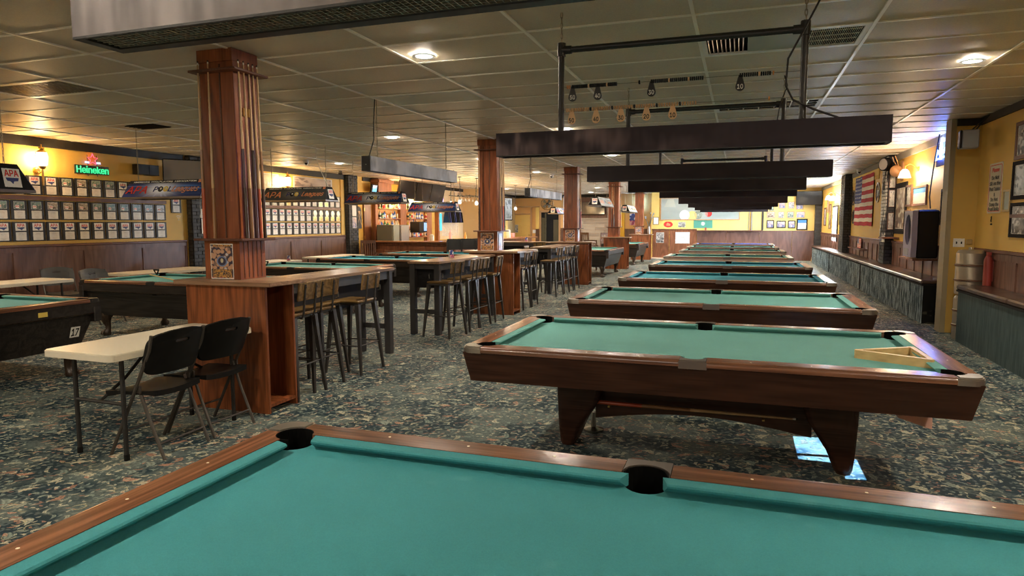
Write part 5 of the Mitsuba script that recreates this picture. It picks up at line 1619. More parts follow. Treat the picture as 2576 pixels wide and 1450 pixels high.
# posters high on the second plaque wall
mat('poster_old', proc(photo_fn(8.0, (0.22, 0.16, 0.13), (0.45, 0.37, 0.30), (0.10, 0.07, 0.06))), 0.5, 0.3)
mat('poster_green', proc(photo_fn(9.0, (0.26, 0.27, 0.19), (0.36, 0.36, 0.26), (0.40, 0.39, 0.30))), 0.5, 0.3)
c = Kit(); c.add('', sheet(1.75, 0.52), 'poster_old', uv=True)
c.put('poster', 'long brown old west poster above the plaques right of the big column', 'poster', on_left(15.42, 2.55, XL + 0.008))
c = Kit(); c.add('sheet', sheet(0.9, 0.52), 'poster_green', uv=True); c.add('lettering', txt('hip!', 0.12, 0.001, True).apply_translation((0.16, 0, 0.002)), 'paper')
c.put('poster', 'pale grey green poster beside the lantern right of the big column', 'poster', on_left(13.55, 2.55))
single('bell_fixture', cat(lathe([(0, 0), (0.06, 0.02), (0.05, 0.06), (0, 0.07)], 14), box(-0.03, -0.03, 0.06, 0.03, 0.03, 0.12)), 'black_metal', 'small dark ceiling fixture by the far plaque wall', 'fixture', T=place(-10.3, 15.6, 2.88))


def dome_camera(label, T):
    k = Kit()
    k.add('base', lathe([(0, 0), (0.075, 0), (0.07, 0.03), (0, 0.03)], 20), 'white_paint', 40)
    k.add('housing', trimesh.creation.icosphere(2, 0.062).apply_translation((0, 0, -0.03)), 'white_paint', True)
    k.add('lens', trimesh.creation.cylinder(0.028, 0.03, sections=14).apply_transform(trimesh.transformations.rotation_matrix(math.radians(60), [1, 0, 0])).apply_translation((0, -0.045, -0.052)), 'dull_black')
    k.put('security_camera', label, 'security camera', T)


dome_camera('white dome security camera over the far plaques', place(-9.2, 12.6, 2.96, 40))
dome_camera('white dome security camera above the flag on the right', place(2.95, 19.9, 2.96, 0))
dome_camera('small white security camera behind the grey box lamp chains', place(-5.2, 18.6, 2.96, 0))

# ------------------------------------------------------------------ the bar
BZ = 1.045
bk = Kit()
bk.add('front_panel', box(-10.75, 17.62, 0.0, -7.95, 17.68, BZ - 0.04), 'wood_bar')
bk.add('side_panel', box(-8.01, 17.68, 0.0, -7.95, 25.5, BZ - 0.04), 'wood_bar')
for x in (-10.7, -9.78, -8.86, -7.99):
    bk.add('stile', box(x, 17.60, 0.0, x + 0.09, 17.62, BZ - 0.05), 'wood_bar')
for a, b in ((-10.61, -9.78), (-9.69, -8.86), (-8.77, -7.99)):
    bk.add('raised_panel', box(a + 0.06, 17.605, 0.12, b - 0.06, 17.62, 0.80, 0.006), 'wood_bar')
for i in range(8):
    bk.add('raised_panel', box(-7.95, 17.75 + i * 0.97, 0.12, -7.935, 18.6 + i * 0.97, 0.80), 'wood_bar')
bk.add('moulding', box(-10.75, 17.56, BZ - 0.13, -7.90, 17.62, BZ - 0.04, 0.01), 'wood_bar')
mat('bar_top', proc(wood_fn((0.16, 0.06, 0.025), (0.32, 0.13, 0.055), 'x', 40, 4.0, 33.0)), 0.14, 0.6, coat=0.9)
bk.add('bar_top', cat(box(-10.75, 17.42, BZ - 0.045, -7.70, 18.05, BZ, 0.012), box(-8.32, 18.0, BZ - 0.045, -7.70, 25.5, BZ, 0.012)), 'bar_top')
bk.put('bar_counter', 'long brown wooden bar counter with a shiny top', 'bar counter')
# pieces of the wall behind it
struct('door_3', box(XL, 17.90, 0, XL + 0.05, 18.31, 2.17), 'wood_bar', 'brown door at the left end of the bar')
for z in (0.3, 1.1, 1.95):
    child('door_3', 'hinge', box(XL + 0.05, 17.89, z, XL + 0.058, 17.92, z + 0.1), 'brass')
c = Kit()
for y, w in ((18.42, 0.14), (20.05, 0.42), (22.05, 0.4), (23.0, 0.12)):
    c.add('pilaster', box(XL, y, 0.0, XL + 0.14, y + w, 2.35), 'wood_backbar')
c.add('top_cabinet', box(XL, 18.40, 2.35, XL + 0.28, 19.22, CEIL - 0.02), 'wood_backbar')
c.add('cornice', box(XL, 18.34, 2.86, XL + 0.34, 19.28, 2.95, 0.01), 'wood_backbar')
for y0, y1 in ((18.56, 20.05), (20.47, 22.05)):
    c.add('mirror', box(XL, y0, 1.1, XL + 0.015, y1, 2.3), 'chrome' if False else 'wall_orange')
    for z in (1.10, 1.42, 1.74, 2.05):
        c.add('shelf', box(XL, y0, z - 0.022, XL + 0.26 - 0.04 * (z - 1.1), y1, z), 'wood_backbar')
c.add('counter', box(XL, 18.4, 0.0, XL + 0.55, 25.2, 0.92), 'wood_bar')
c.put('back_bar', 'wooden bottle shelves behind the bar', 'shelf unit')
BOT = {'bottle_clear': (0.72, 0.66, 0.52), 'bottle_amber': (0.60, 0.28, 0.05), 'bottle_green': (0.05, 0.20, 0.08), 'bottle_brown': (0.16, 0.06, 0.02), 'bottle_blue': (0.06, 0.14, 0.45), 'bottle_red': (0.55, 0.08, 0.06), 'bottle_gold': (0.75, 0.52, 0.14), 'bottle_pink': (0.78, 0.40, 0.34)}
for n, cc in BOT.items():
    mat(n, cc, 0.12, 0.6, coat=0.4)
rb = random.Random(11)
shapes = []
for h, r, nk in ((0.27, 0.040, 0.55), (0.24, 0.045, 0.60), (0.29, 0.036, 0.52), (0.20, 0.05, 0.55)):
    shapes.append((mikit.ply, [(0, 0), (r, 0), (r, h * nk), (r * 0.85, h * (nk + 0.07)), (0.014, h * (nk + 0.2)), (0.014, h * 0.93), (0, h * 0.93)], [(0.0145, h * 0.90), (0.0165, h * 0.90), (0.0165, h), (0, h)], r, h))
BPLY = {}
cnt = 0
for (y0, y1, unit) in ((18.62, 20.0, 'left'), (20.53, 22.0, 'right')):
    for zi, z in enumerate((1.10, 1.42, 1.74, 2.05)):
        n = 11
        for j in range(n):
            if rb.random() < 0.08:
                continue
            si, cn_ = rb.randrange(4), rb.choice(list(BOT))
            if (si, cn_) not in BPLY:
                _, prof, capp, r, h = shapes[si]
                BPLY[(si, cn_)] = (ply_(lathe(prof, 10), cn_, 40), ply_(lathe(capp, 8), rb.choice(['letter_black', 'letter_red', 'letter_yellow', 'paper']), 40),
                                   ply_(lathe([(r + 0.001, h * 0.15), (r + 0.001, h * 0.45)], 10), rb.choice(['paper', 'paper', 'letter_black', 'photo_gold', 'letter_red']), 40))
            a, b, lb = BPLY[(si, cn_)]
            M = TF(place(XL + 0.13 + rb.uniform(-0.03, 0.03), y0 + (j + 0.5) * (y1 - y0) / n, z).tolist())
            key = num('bottle')
            scene[key + '__glass'], scene[key + '__cap'], scene[key + '__paper_label'] = {**a, 'to_world': M}, {**b, 'to_world': M}, {**lb, 'to_world': M}
            nice = cn_.replace('bottle_', '')
            labels[key] = {'label': f'{nice} liquor bottle, {ORD[j]} from the left on the {["lowest", "second", "third", "top"][zi]} shelf of the {unit} bottle unit', 'category': 'bottle', 'group': 'bottles behind the bar'}
# warm strip lamps under the bottle shelves' cornice, as in a lit back bar
for y0, y1, l in ((18.7, 19.95, 'left'), (20.6, 21.95, 'right')):
    single('shelf_lamp', box(XL + 0.06, y0, 2.30, XL + 0.10, y1, 2.315), 'paper', f'warm strip lamp over the {l} bottle unit', 'strip light', **emit(36, 21, 10))
for (y, z, w, h, l) in ((20.15, 2.76, 1.22, 0.70, 'first big television over the bar, reflecting a lamp'), (21.35, 2.70, 1.12, 0.70, 'second big television over the bar, reflecting a bulb'), (22.5, 2.70, 1.12, 0.68, 'third big television over the bar, the dark one')):
    tv(w, h, l, tilt(on_left(y, z, -10.72), 14))
c = Kit()
c.add('body', box(-0.17, -0.13, 0, 0.17, 0.13, 0.05, 0.005), 'black_plastic')
c.add('screen', sheet(0.26, 0.20).apply_translation((0.02, 0, 0.051)), 'screen', **emit(0.015, 0.045, 0.10))
c.put('small_screen', 'small lit blue screen over the left end of the bar', 'screen', tilt(on_left(18.2, 2.66, -10.85), 10))
for i, (y0, y1, m_, l) in enumerate(((18.20, 18.62, 'cooler_green', 'greenish ice machine at the left end behind the bar'), (18.70, 19.28, 'chrome', 'steel cooler behind the bar'))):
    d = Kit()
    d.add('body', box(XL + 0.30, y0, 0.92, XL + 0.85, y1, 1.53, 0.01), m_ if i == 0 else 'casting')
    d.add('door', box(XL + 0.85, y0 + 0.02, 0.95, XL + 0.875, y1 - 0.02, 1.51, 0.006), m_ if i == 0 else 'casting')
    d.put('bar_cooler', l, 'cooler')
c = Kit()
c.add('case', box(0, -0.28, 0, 0.35, 0.28, 0.36, 0.01), 'black_plastic')
c.add('screen', box(0.35, 0.05, 0.05, 0.358, 0.25, 0.33), 'screen', **emit(0.025, 0.04, 0.08))
c.put('bar_monitor', 'black bar monitor with a pale blue panel', 'monitor', place(-10.5, 20.22, 1.27))
c = Kit()
c.add('base', box(-0.15, -0.18, 0, 0.15, 0.18, 0.10, 0.01), 'black_plastic')
c.add('display', hexa([(-0.02, -0.17, 0.10), (0.05, -0.17, 0.10), (0.05, 0.17, 0.10), (-0.02, 0.17, 0.10)], [(0.10, -0.17, 0.36), (0.14, -0.17, 0.36), (0.14, 0.17, 0.36), (0.10, 0.17, 0.36)]), 'letter_navy')
c.add('panel', sheet(0.30, 0.22).apply_transform(frame_T((0.108, 0, 0.235), (0, 1, 0), (0.09, 0, 0.26))), 'screen', **emit(0.025, 0.05, 0.09))
c.put('cash_register', 'dark blue cash register with a lit screen on the bar', 'cash register', place(-8.1, 20.6, BZ))
single('blue_lit_panel', box(XL, 23.14, 1.30, XL + 0.05, 23.52, 1.95), 'screen', 'glowing blue panel behind the bar', 'lit sign', **emit(0.008, 0.075, 0.15))
single('violet_neon', tube([(XL + 0.1, 23.3, 2.3), (XL + 0.1, 23.3, 2.62), (XL + 0.1, 23.5, 2.66), (XL + 0.1, 23.55, 2.4)], 0.02, 6), 'screen', 'violet neon tube right of the bar televisions', 'neon sign', **emit(0.09, 0.05, 0.2))
for j in range(9):
    y = 23.62 + j * 0.165
    m = hexa([(XL + 0.06, y, 1.60), (XL + 0.34, y - 0.01, 1.60), (XL + 0.34, y + 0.04, 1.60), (XL + 0.06, y + 0.05, 1.60)], [(XL + 0.12, y + 0.01, 2.02), (XL + 0.28, y + 0.01, 2.02), (XL + 0.28, y + 0.05, 2.02), (XL + 0.12, y + 0.05, 2.02)])
    single('black_shirt', m, ['letter_black', 'letter_navy', 'dull_black'][j % 3], f'{ORD[j]} black shirt from the left hanging on the rail behind the bar', 'shirt', group='black shirts hanging behind the bar')
single('shirt_rail', rod((XL + 0.2, 23.5, 2.03), (XL + 0.2, 25.2, 2.03), 0.012), 'chrome', 'metal rail that carries the black shirts', 'rail')
c = Kit()
for i in range(8):
    c.add('wire', rod((XL + 0.03, 23.55, 1.1 + i * 0.065), (XL + 0.03, 25.15, 1.1 + i * 0.065), 0.006, None, 5), 'paper')
for i in range(12):
    c.add('upright_wire', rod((XL + 0.03, 23.6 + i * 0.135, 1.08), (XL + 0.03, 23.6 + i * 0.135, 1.58), 0.006, None, 5), 'paper')
c.put('wire_rack', 'white wire rack below the black shirts', 'rack')
c = Kit()
for i in range(3):
    c.add('rail', rod((-10.4 + i * 0.35, 22.9, 2.62), (-10.4 + i * 0.35, 25.0, 2.62), 0.012), 'black_metal')
for i in range(6):
    c.add('hanger', rod((-10.4, 23.0 + i * 0.38, 2.62), (-10.4, 23.0 + i * 0.38, 2.75), 0.008), 'black_metal')
c.add('ceiling_rod', cat(rod((-10.05, 23.2, 2.62), (-10.05, 23.2, CEIL), 0.01), rod((-10.05, 24.7, 2.62), (-10.05, 24.7, CEIL), 0.01)), 'black_metal')
c.put('glass_rack', 'black hanging glass rack right of the bar televisions', 'rack')
GL = ply_(lathe([(0.0, 0.0), (0.035, 0.0), (0.035, -0.004), (0.006, -0.01), (0.006, -0.07), (0.035, -0.10), (0.038, -0.17), (0.034, -0.17), (0.030, -0.10), (0, -0.085)], 10), 'bottle_clear', 40)
for j in range(10):
    key = num('hanging_glass')
    scene[key] = {**GL, 'to_world': TF(place(-10.4 + 0.35 * (j % 2), 23.05 + j * 0.19, 2.60).tolist())}
    labels[key] = {'label': f'{ORD[j]} stemmed glass from the left hanging from the black rack', 'category': 'glass', 'group': 'glasses on the hanging rack'}
struct('wall_bar_end', box(XL, 25.7, 0, XL + 1.1, 25.8, CEIL), 'wall_cream', 'short pale wall at the end of the bar')
c = Kit(); c.add('frame', box(-0.55, -0.5, 0, 0.55, 0.5, 0.03), 'dull_black'); c.add('picture', sheet(1.02, 0.92).apply_translation((0, 0, 0.03)), 'silver_print', uv=True)
c.put('framed_board', 'large grey framed board beyond the bar', 'picture frame', frame_T((-9.75, 27.3, 2.2), (0.25, 0.97, 0), (0, 0, 1)))
single('board_stand', box(-9.82, 26.8, 0.0, -9.78, 27.8, 1.75), 'wall_back', 'pale partition carrying the grey framed board', 'partition')
# small goods on the bar
goods = [(-8.9, 18.3, 'glass jar with a silver lid on the bar', [(0, 0), (0.07, 0), (0.07, 0.16), (0.04, 0.2), (0, 0.2)], 'bottle_clear'), (-8.2, 21.3, 'tall white cup stack on the bar', [(0, 0), (0.04, 0), (0.05, 0.3), (0, 0.3)], 'paper'),
         (-8.3, 19.5, 'orange bottle standing on the bar', [(0, 0), (0.04, 0), (0.04, 0.14), (0.015, 0.2), (0.015, 0.25), (0, 0.25)], 'bottle_amber'), (-8.2, 22.3, 'white coffee urn on the bar', [(0, 0), (0.12, 0), (0.12, 0.3), (0.06, 0.36), (0.03, 0.42), (0, 0.42)], 'white_paint'),
         (-8.1, 23.1, 'clear jar near the right end of the bar', [(0, 0), (0.08, 0), (0.08, 0.26), (0.05, 0.3), (0, 0.3)], 'bottle_clear'), (-8.2, 23.8, 'orange tub at the right end of the bar', [(0, 0), (0.10, 0), (0.12, 0.16), (0, 0.16)], 'bottle_pink'), (-8.6, 19.0, 'pink bottle standing on the bar', [(0, 0), (0.045, 0), (0.045, 0.2), (0.015, 0.26), (0.015, 0.32), (0, 0.32)], 'bottle_pink')]
for x, y, l, prof, m_ in goods:
    single('bar_jar', lathe(prof, 14), m_, l, 'container', 40, T=place(x, y, BZ))


def pendant(x, y, z, label, lit=True):
    k = Kit()
    k.add('rod', rod((0, 0, 0.12), (0, 0, CEIL - z), 0.006, None, 6), 'black_metal')
    k.add('canopy', lathe([(0, CEIL - z), (0.055, CEIL - z), (0.05, CEIL - z - 0.02), (0, CEIL - z - 0.02)], 14), 'black_metal')
    k.add('socket', rod((0, 0, 0.06), (0, 0, 0.13), 0.018, None, 10), 'black_metal', 40)
    k.add('bulb', lathe([(0, -0.06), (0.04, -0.04), (0.055, 0.0), (0.045, 0.04), (0.018, 0.07), (0, 0.07)], 12), 'white_paint', True, **emit(16, 11.5, 6.5) if lit else {})
    k.put('bar_pendant', label, 'pendant lamp', place(x, y, z), 'bare bulb pendants over the bar')


for j, (x, y, z) in enumerate(((-9.3, 18.5, 2.0), (-8.25, 18.3, 2.16), (-8.2, 18.85, 2.22), (-7.95, 19.6, 2.2), (-8.2, 20.6, 2.07), (-8.15, 21.3, 2.15), (-8.15, 22.6, 2.13), (-8.1, 23.9, 2.12))):
    pendant(x, y, z, f'{ORD[j]} lit bare bulb pendant from the left over the bar')


def slat_chair(label, T, m_, bar_h=0.45, top=1.05, horizontal=False, arms=True, group=None):
    """facing -y... the back towards +y is at y=+0.2"""
    k = Kit()
    k.add('seat', box(-0.23, -0.22, bar_h - 0.03, 0.23, 0.22, bar_h, 0.008), m_)
    for sx in (-1, 1):
        k.add('front_leg', bar((sx * 0.20, -0.19, 0), (sx * 0.20, -0.19, bar_h - 0.02 if not arms else bar_h + 0.2), 0.04, 0.04, (0, 1, 0)), m_)
        k.add('back_post', bar((sx * 0.20, 0.19, 0), (sx * 0.20, 0.26, top), 0.04, 0.04, (0, 1, 0)), m_)
        if arms:
            k.add('arm', box(sx * 0.22 - 0.03, -0.22, bar_h + 0.19, sx * 0.22 + 0.03, 0.24, bar_h + 0.22, 0.006), m_)
    if horizontal:
        for i in range(4):
            z = bar_h + 0.12 + i * (top - bar_h - 0.14) / 3.2
            k.add('back_slat', box(-0.2, 0.215, z, 0.2, 0.235, z + 0.075), m_)
    else:
        k.add('top_rail', bar((-0.22, 0.257, top - 0.03), (0.22, 0.257, top - 0.03), 0.03, 0.09), m_)
        for i in range(6):
            x = -0.15 + i * 0.06
            k.add('back_slat', bar((x, 0.21, bar_h), (x, 0.25, top - 0.06), 0.025, 0.015, (0, 1, 0)), m_)
    for y in (-0.19, 0.2):
        k.add('stretcher', bar((-0.2, y, 0.18), (0.2, y, 0.18), 0.02, 0.03), m_)
    k.put('wooden_chair', label, 'chair', T, group)


slat_chair('brown wooden armchair with a slatted back in front of the bar', place(-10.35, 17.05, 0, 35), 'wood_chair', 0.50, 1.06)
slat_chair('second brown wooden armchair in front of the bar, only its arms showing', place(-9.45, 16.95, 0, 200), 'wood_chair', 0.45, 0.78)
for j, (x, y) in enumerate(((-7.62, 17.12), (-7.36, 17.45), (-7.15, 17.85))):
    slat_chair(f'{ORD[j]} black ladder back bar chair from the left at the side of the bar', place(x, y, 0, 203 + 6 * j), 'black_paint', 0.72, 1.10, True, False, 'black ladder back chairs at the bar')
c = Kit()
c.add('backing', ext(Polygon([(-0.14, -0.33), (0.14, -0.33), (0.14, 0.22), (0.08, 0.30), (0, 0.34), (-0.08, 0.30), (-0.14, 0.22)]), 0, 0.03), 'letter_black')
for s in (-1, 1):
    c.add('crossed_cue', bar((-0.11 * s, -0.22, 0.035), (0.11 * s, 0.20, 0.035), 0.014, 0.012), 'bead_amber')
c.add('gold_rack', ext(Polygon([(-0.06, 0.20), (0.06, 0.20), (0, 0.08)]), 0.03, 0.04), 'bead_amber')
c.put('crossed_cues_sign', 'black wall sign with crossed cues beside the bar door', 'sign', on_left(17.62, 1.75, XL + 0.01))
for z, m_, l in ((1.95, 'paper', 'white notice with an 8 ring on the brick pier by the bar'), (1.60, 'photo_people', 'rose coloured poster on the brick pier by the bar')):
    c = Kit(); c.add('', sheet(0.22, 0.32), m_, uv=True)
    c.put('notice', l, 'notice', on_left(17.2, z, XL + 0.14))

# ------------------------------------------------------------------ far end of the bar side
c = Kit()
c.add('ring', cat(*[tube([(r * math.cos(t), 0.02 * q, r * math.sin(t)) for t in np.linspace(0, 2 * math.pi, 25)], 0.006, 4, False) for r, q in ((0.30, 0), (0.30, 4), (0.20, -2), (0.11, -3))]), 'black_metal')
c.add('spoke', cat(*[rod((0.05 * math.cos(t), -0.06, 0.05 * math.sin(t)), (0.30 * math.cos(t), 0.0, 0.30 * math.sin(t)), 0.003, None, 4) for t in np.linspace(0, 2 * math.pi, 17)[:-1]]), 'black_metal')
for i in range(4):
    t = i * math.pi / 2 + 0.4
    c.add('blade', hexa([(0.05 * math.cos(t), 0.02, 0.05 * math.sin(t)), (0.26 * math.cos(t + 0.05), 0.0, 0.26 * math.sin(t + 0.05)), (0.25 * math.cos(t + 0.75), 0.05, 0.25 * math.sin(t + 0.75)), (0.05 * math.cos(t + 0.8), 0.04, 0.05 * math.sin(t + 0.8))],
                        [(0.05 * math.cos(t), 0.024, 0.05 * math.sin(t)), (0.26 * math.cos(t + 0.05), 0.004, 0.26 * math.sin(t + 0.05)), (0.25 * math.cos(t + 0.75), 0.054, 0.25 * math.sin(t + 0.75)), (0.05 * math.cos(t + 0.8), 0.044, 0.05 * math.sin(t + 0.8))]), 'casting')
c.add('motor', move(lathe([(0, 0), (0.06, 0), (0.07, 0.1), (0, 0.12)], 14), 0, 0.06, 0, rx=-90), 'black_metal', 40)
c.add('bracket', tube([(0, 0.15, 0), (0.2, 0.2, -0.1), (0.45, 0.3, -0.2), (0.45, 0.4, -0.2)], 0.02, 6), 'black_metal')
c.put('wall_fan', 'round wall fan with four shiny blades above the dark doorway', 'fan', place(-9.22, YB - 0.42, 2.545))
tv(1.25, 0.62, 'far television on a wooden panel in front of the plank wall', on_back(-6.95, 2.31, YB - 0.10) @ np.eye(4) if False else frame_T((-6.95, YB - 0.14, 2.31), (1, 0, 0), (0, 0, 1)))
single('wooden_wall_board', box(-7.55, YB - 0.045, 1.84, -6.22, YB - 0.02, 2.84), 'wood_wainscot', 'brown wooden panel behind the far television', 'panel')
for l, w, h, x, z, m_, y in (('white switch plate right of the yellow door', 0.17, 0.17, -10.0, 1.155, 'paper', YB), ('small picture at the left of the yellow door', 0.17, 0.4, -11.0 + 0.08, 1.3, 'photo_bw', YB - 0.11), ('blue and red beer poster left of the farthest column', 0.36, 0.56, -4.95, 1.75, 'card_print', YB - 0.01)):
    c = Kit(); c.add('', sheet(w, h, 0.01), m_, uv=True)
    c.put('wall_plate' if w == h else 'poster', l, 'switch plate' if w == h else 'poster', on_back(x, z, y) if False else frame_T((x, y, z), (1, 0, 0), (0, 0, 1)))
single('blue_neon_ring', tube([(-4.68, YB - 0.12, 2.25), (-4.62, YB - 0.12, 2.4), (-4.6, YB - 0.12, 2.55), (-4.64, YB - 0.12, 2.7), (-4.7, YB - 0.12, 2.78)], 0.045, 8), 'screen', 'blue white neon glow beside the farthest column', 'neon sign', **emit(0.8, 2.0, 4.0))
for i, (x, y, rz) in enumerate(((-6.3, 28.6, 150), (-5.6, 28.4, 210))):
    slat_chair(['dark carved chair back left of the plank wall table', 'dark chair with a tall back in front of the plank wall'][i], place(x, y, 0, rz), 'wood_chair', 0.6, 1.15, False, False)
slat_chair('brown wooden bench chair behind the dark end-on table', place(-4.75, 21.9, 0, 190), 'wood_chair', 0.62, 1.0, False, True)
c = Kit()
c.add('vase', lathe([(0, 0), (0.07, 0), (0.09, 0.15), (0.05, 0.28), (0.06, 0.33), (0, 0.33)], 14), 'casting', 40)
rf = random.Random(4)
stems, fl = [], []
for i in range(9):
    e = (rf.uniform(-0.22, 0.22), rf.uniform(-0.15, 0.15), rf.uniform(0.6, 0.95))
    stems.append(tube([(0, 0, 0.3), (e[0] * 0.4, e[1] * 0.4, 0.5), e], 0.006, 4))
    fl.append(trimesh.creation.icosphere(0, 0.035).apply_translation(e))
c.add('stem', cat(*stems), 'bench_green')
c.add('blossom', cat(*fl), 'photo_bw' if False else 'grey_plastic')
c.put('flower_vase', 'vase of dry flowers on the far cabinet beside the back wall', 'vase', place(-3.75, 29.0, 1.10))

# ------------------------------------------------------------------ back wall things
def picture(x, z, w, h, frame_m, pic_m, label, cat_='picture frame', y=YBR, group=None, T=None, name='picture_frame'):
    c = Kit()
    f = min(w, h) * 0.10
    c.add('frame', cat(box(-w / 2, -h / 2, 0, -w / 2 + f, h / 2, 0.025), box(w / 2 - f, -h / 2, 0, w / 2, h / 2, 0.025), box(-w / 2 + f, -h / 2, 0, w / 2 - f, -h / 2 + f, 0.025), box(-w / 2 + f, h / 2 - f, 0, w / 2 - f, h / 2, 0.025)), frame_m)
    c.add('picture', sheet(w - 1.6 * f, h - 1.6 * f, 0.012), pic_m, uv=True)
    return c.put(name, label, cat_, T if T is not None else frame_T((x, y, z), (1, 0, 0), (0, 0, 1)), group)


mat('mirror_print', proc(lambda p, n, uv: mix((0.20, 0.24, 0.22), (0.33, 0.37, 0.34), fbm(uv.x * 3, uv.y * 3, 0, 3))), 0.25, 0.5)
k = Kit()
k.add('frame', cat(box(-1.66, -0.49, 0, 1.66, -0.455, 0.04), box(-1.66, 0.455, 0, 1.66, 0.49, 0.04), box(-1.66, -0.455, 0, -1.625, 0.455, 0.04), box(1.625, -0.455, 0, 1.66, 0.455, 0.04)), 'tan_frame')
k.add('board', sheet(3.26, 0.92, 0.015), 'mirror_print', uv=True)
for i, (x, m_) in enumerate(((-0.62, 'paper'), (-0.3, 'bottle_gold'), (-0.05, 'photo_green'), (0.2, 'bottle_pink'), (0.38, 'letter_red'))):
    d = trimesh.creation.cylinder(0.22 - 0.02 * i, 0.012, sections=24)
    d.apply_translation((x, -0.30 + 0.03 * abs(i - 1), 0.022))
    k.add('painted_ball', d, 'mirror_print' if i == 3 else m_)
k.add('painted_lamp', ext(Polygon([(-1.5, 0.08), (-1.0, 0.08), (-1.1, 0.42), (-1.35, 0.42)]), 0.015, 0.018), 'pale_panel')
k.put('painted_board', 'wide grey painted board with coloured balls on the back wall', 'mural', frame_T((-1.70, YBR, 2.185), (1, 0, 0), (0, 0, 1)))
picture(-3.54, 1.67, 0.26, 0.34, 'gold_frame', 'paper', 'small framed white sheet at the left of the grey painted board')
k = Kit()
k.add('plate', ext(affinity.scale(Point(0, 0).buffer(0.19, quad_segs=8), 1, 0.68), 0, 0.02), 'letter_red')
k.add('emblem', ext(Polygon([(-0.09, -0.06), (0.08, -0.06), (0.10, 0.0), (0.02, 0.06), (-0.05, 0.08)]), 0.02, 0.026), 'letter_orange')
k.put('oval_sign', 'red oval sign under the grey painted board', 'sign', frame_T((-3.01, YBR, 1.51), (1, 0, 0), (0, 0, 1)))
k = Kit(); k.add('plate', sheet(0.31, 0.23, 0.01), 'photo_bw', uv=True)
k.put('small_sign', 'small dark lettered sign under the grey painted board', 'sign', frame_T((-2.43, YBR, 1.50), (1, 0, 0), (0, 0, 1)))
k = Kit(); k.add('cloth', sheet(0.78, 0.34, 0.01), 'photo_teal', uv=True); k.add('disc', ext(Point(0, 0.02).buffer(0.08), 0.01, 0.014), 'paper')
k.parts[0] = (k.parts[0][0], ply_(sheet(0.78, 0.34, 0.01), 'banner_green'), None)
k.put('green_banner', 'green banner with a white disc under the grey painted board', 'banner', frame_T((-1.54, YBR, 1.52), (1, 0, 0), (0, 0, 1)))
k = Kit(); k.add('', sheet(0.34, 0.46, 0.006), 'photo_bw', uv=True)
k.put('poster', 'small black and white poster on the left panel of the back wall', 'poster', frame_T((-3.35, YBR - 0.03, 0.93), (1, 0, 0), (0, 0, 1)))
k = Kit(); k.add('sheet', sheet(0.61, 0.50, 0.006), 'paper'); k.add('sketch', cat(txt('happy', 0.06, 0.001, False).apply_translation((0, 0.03, 0.006)), txt('birthday', 0.045, 0.001, False).apply_translation((0, -0.05, 0.006))), 'grey_plastic')
k.put('poster', 'white sketch poster on the panelled back wall', 'poster', frame_T((-2.385, YBR - 0.03, 0.93), (1, 0, 0), (0, 0, 1)))
PH = [(1.605, 2.295, .27, .27), (1.96, 2.295, .24, .29), (2.28, 2.29, .28, .34), (1.185, 1.905, .33, .27), (1.58, 1.90, .24, .28), (1.945, 1.90, .27, .28), (2.325, 1.90, .33, .26), (1.175, 1.515, .29, .33), (1.595, 1.505, .35, .29), (2.00, 1.505, .28, .31), (2.395, 1.50, .41, .46), (1.2, 2.155, .2, .2)]
PLAB = ['first photo of the top row', 'second photo of the top row', 'third photo of the top row', 'first photo of the middle row', 'second photo of the middle row', 'third photo of the middle row', 'fourth photo of the middle row', 'first photo of the bottom row', 'second photo of the bottom row', 'third photo of the bottom row', 'big black framed certificate with a blue top', 'little photo tucked under the lamp stack']
mat('certificate', proc(lambda p, n, uv: mix((0.72, 0.68, 0.58), (0.05, 0.22, 0.50), smoothstep(0.64, 0.68, uv.y))), 0.5, 0.3)
for (x, z, w, h), l, m_ in zip(PH, PLAB, ['photo_people', 'photo_bw', 'photo_people', 'photo_warm', 'photo_bw', 'photo_green', 'photo_people', 'photo_people', 'photo_people', 'photo_people', 'certificate', 'photo_green']):
    picture(x, z, w, h, 'dull_black' if l.startswith('big') or 'bottom' in l else 'tan_frame', m_, 'framed ' + l + ' on the right part of the back wall' if not l.startswith('big') else l + ' at the right of the photo group', group='photos on the back wall')
tv(0.98, 0.55, 'dark television hung in the far right corner', frame_T((2.60, YBR - 0.35, 2.57), (1, -0.25, 0), (0, 0, 1)))
single('pool_cue', rod((2.75, YBR - 0.42, 0.0), (3.02, YBR - 0.12, 1.15), 0.016, 0.008), 'cue_maple', 'lone pool cue leaning in the far right corner', 'pool cue')
single('drink_can', trimesh.creation.cylinder(0.033, 0.12, sections=14).apply_translation((-1.42, YBR - 0.1, 1.316)), 'red_paint', 'small red can on the back wall ledge', 'can')

# ------------------------------------------------------------------ right wall things
def bench(y0, y1, x0, label, cuts, zt, m_, end=True, x1=XR - 0.03, gaps=()):
    k = Kit()
    k.add('box_front', box(x0, y0, 0, x1, y1, zt - 0.07), m_)
    if end:
        k.add('box_end', box(x0 + 0.004, y0 - 0.006, 0, x1, y0, zt - 0.07), 'bench_end')
    k.add('top_board', box(x0 - 0.025, y0 - 0.02, zt - 0.07, x1, y1, zt - 0.045), 'dull_black')
    for g in gaps:
        k.add('seam_strip', box(x0 - 0.006, g - 0.07, 0, x0, g + 0.07, zt - 0.07), 'dull_black')
    for a, b in zip(cuts[:-1], cuts[1:]):
        k.add('seat_cushion', box(x0 - 0.03, a + 0.008, zt - 0.046, x1, b - 0.008, zt + 0.02, 0.018), 'vinyl_seat')
    k.put('wall_bench', label, 'bench')


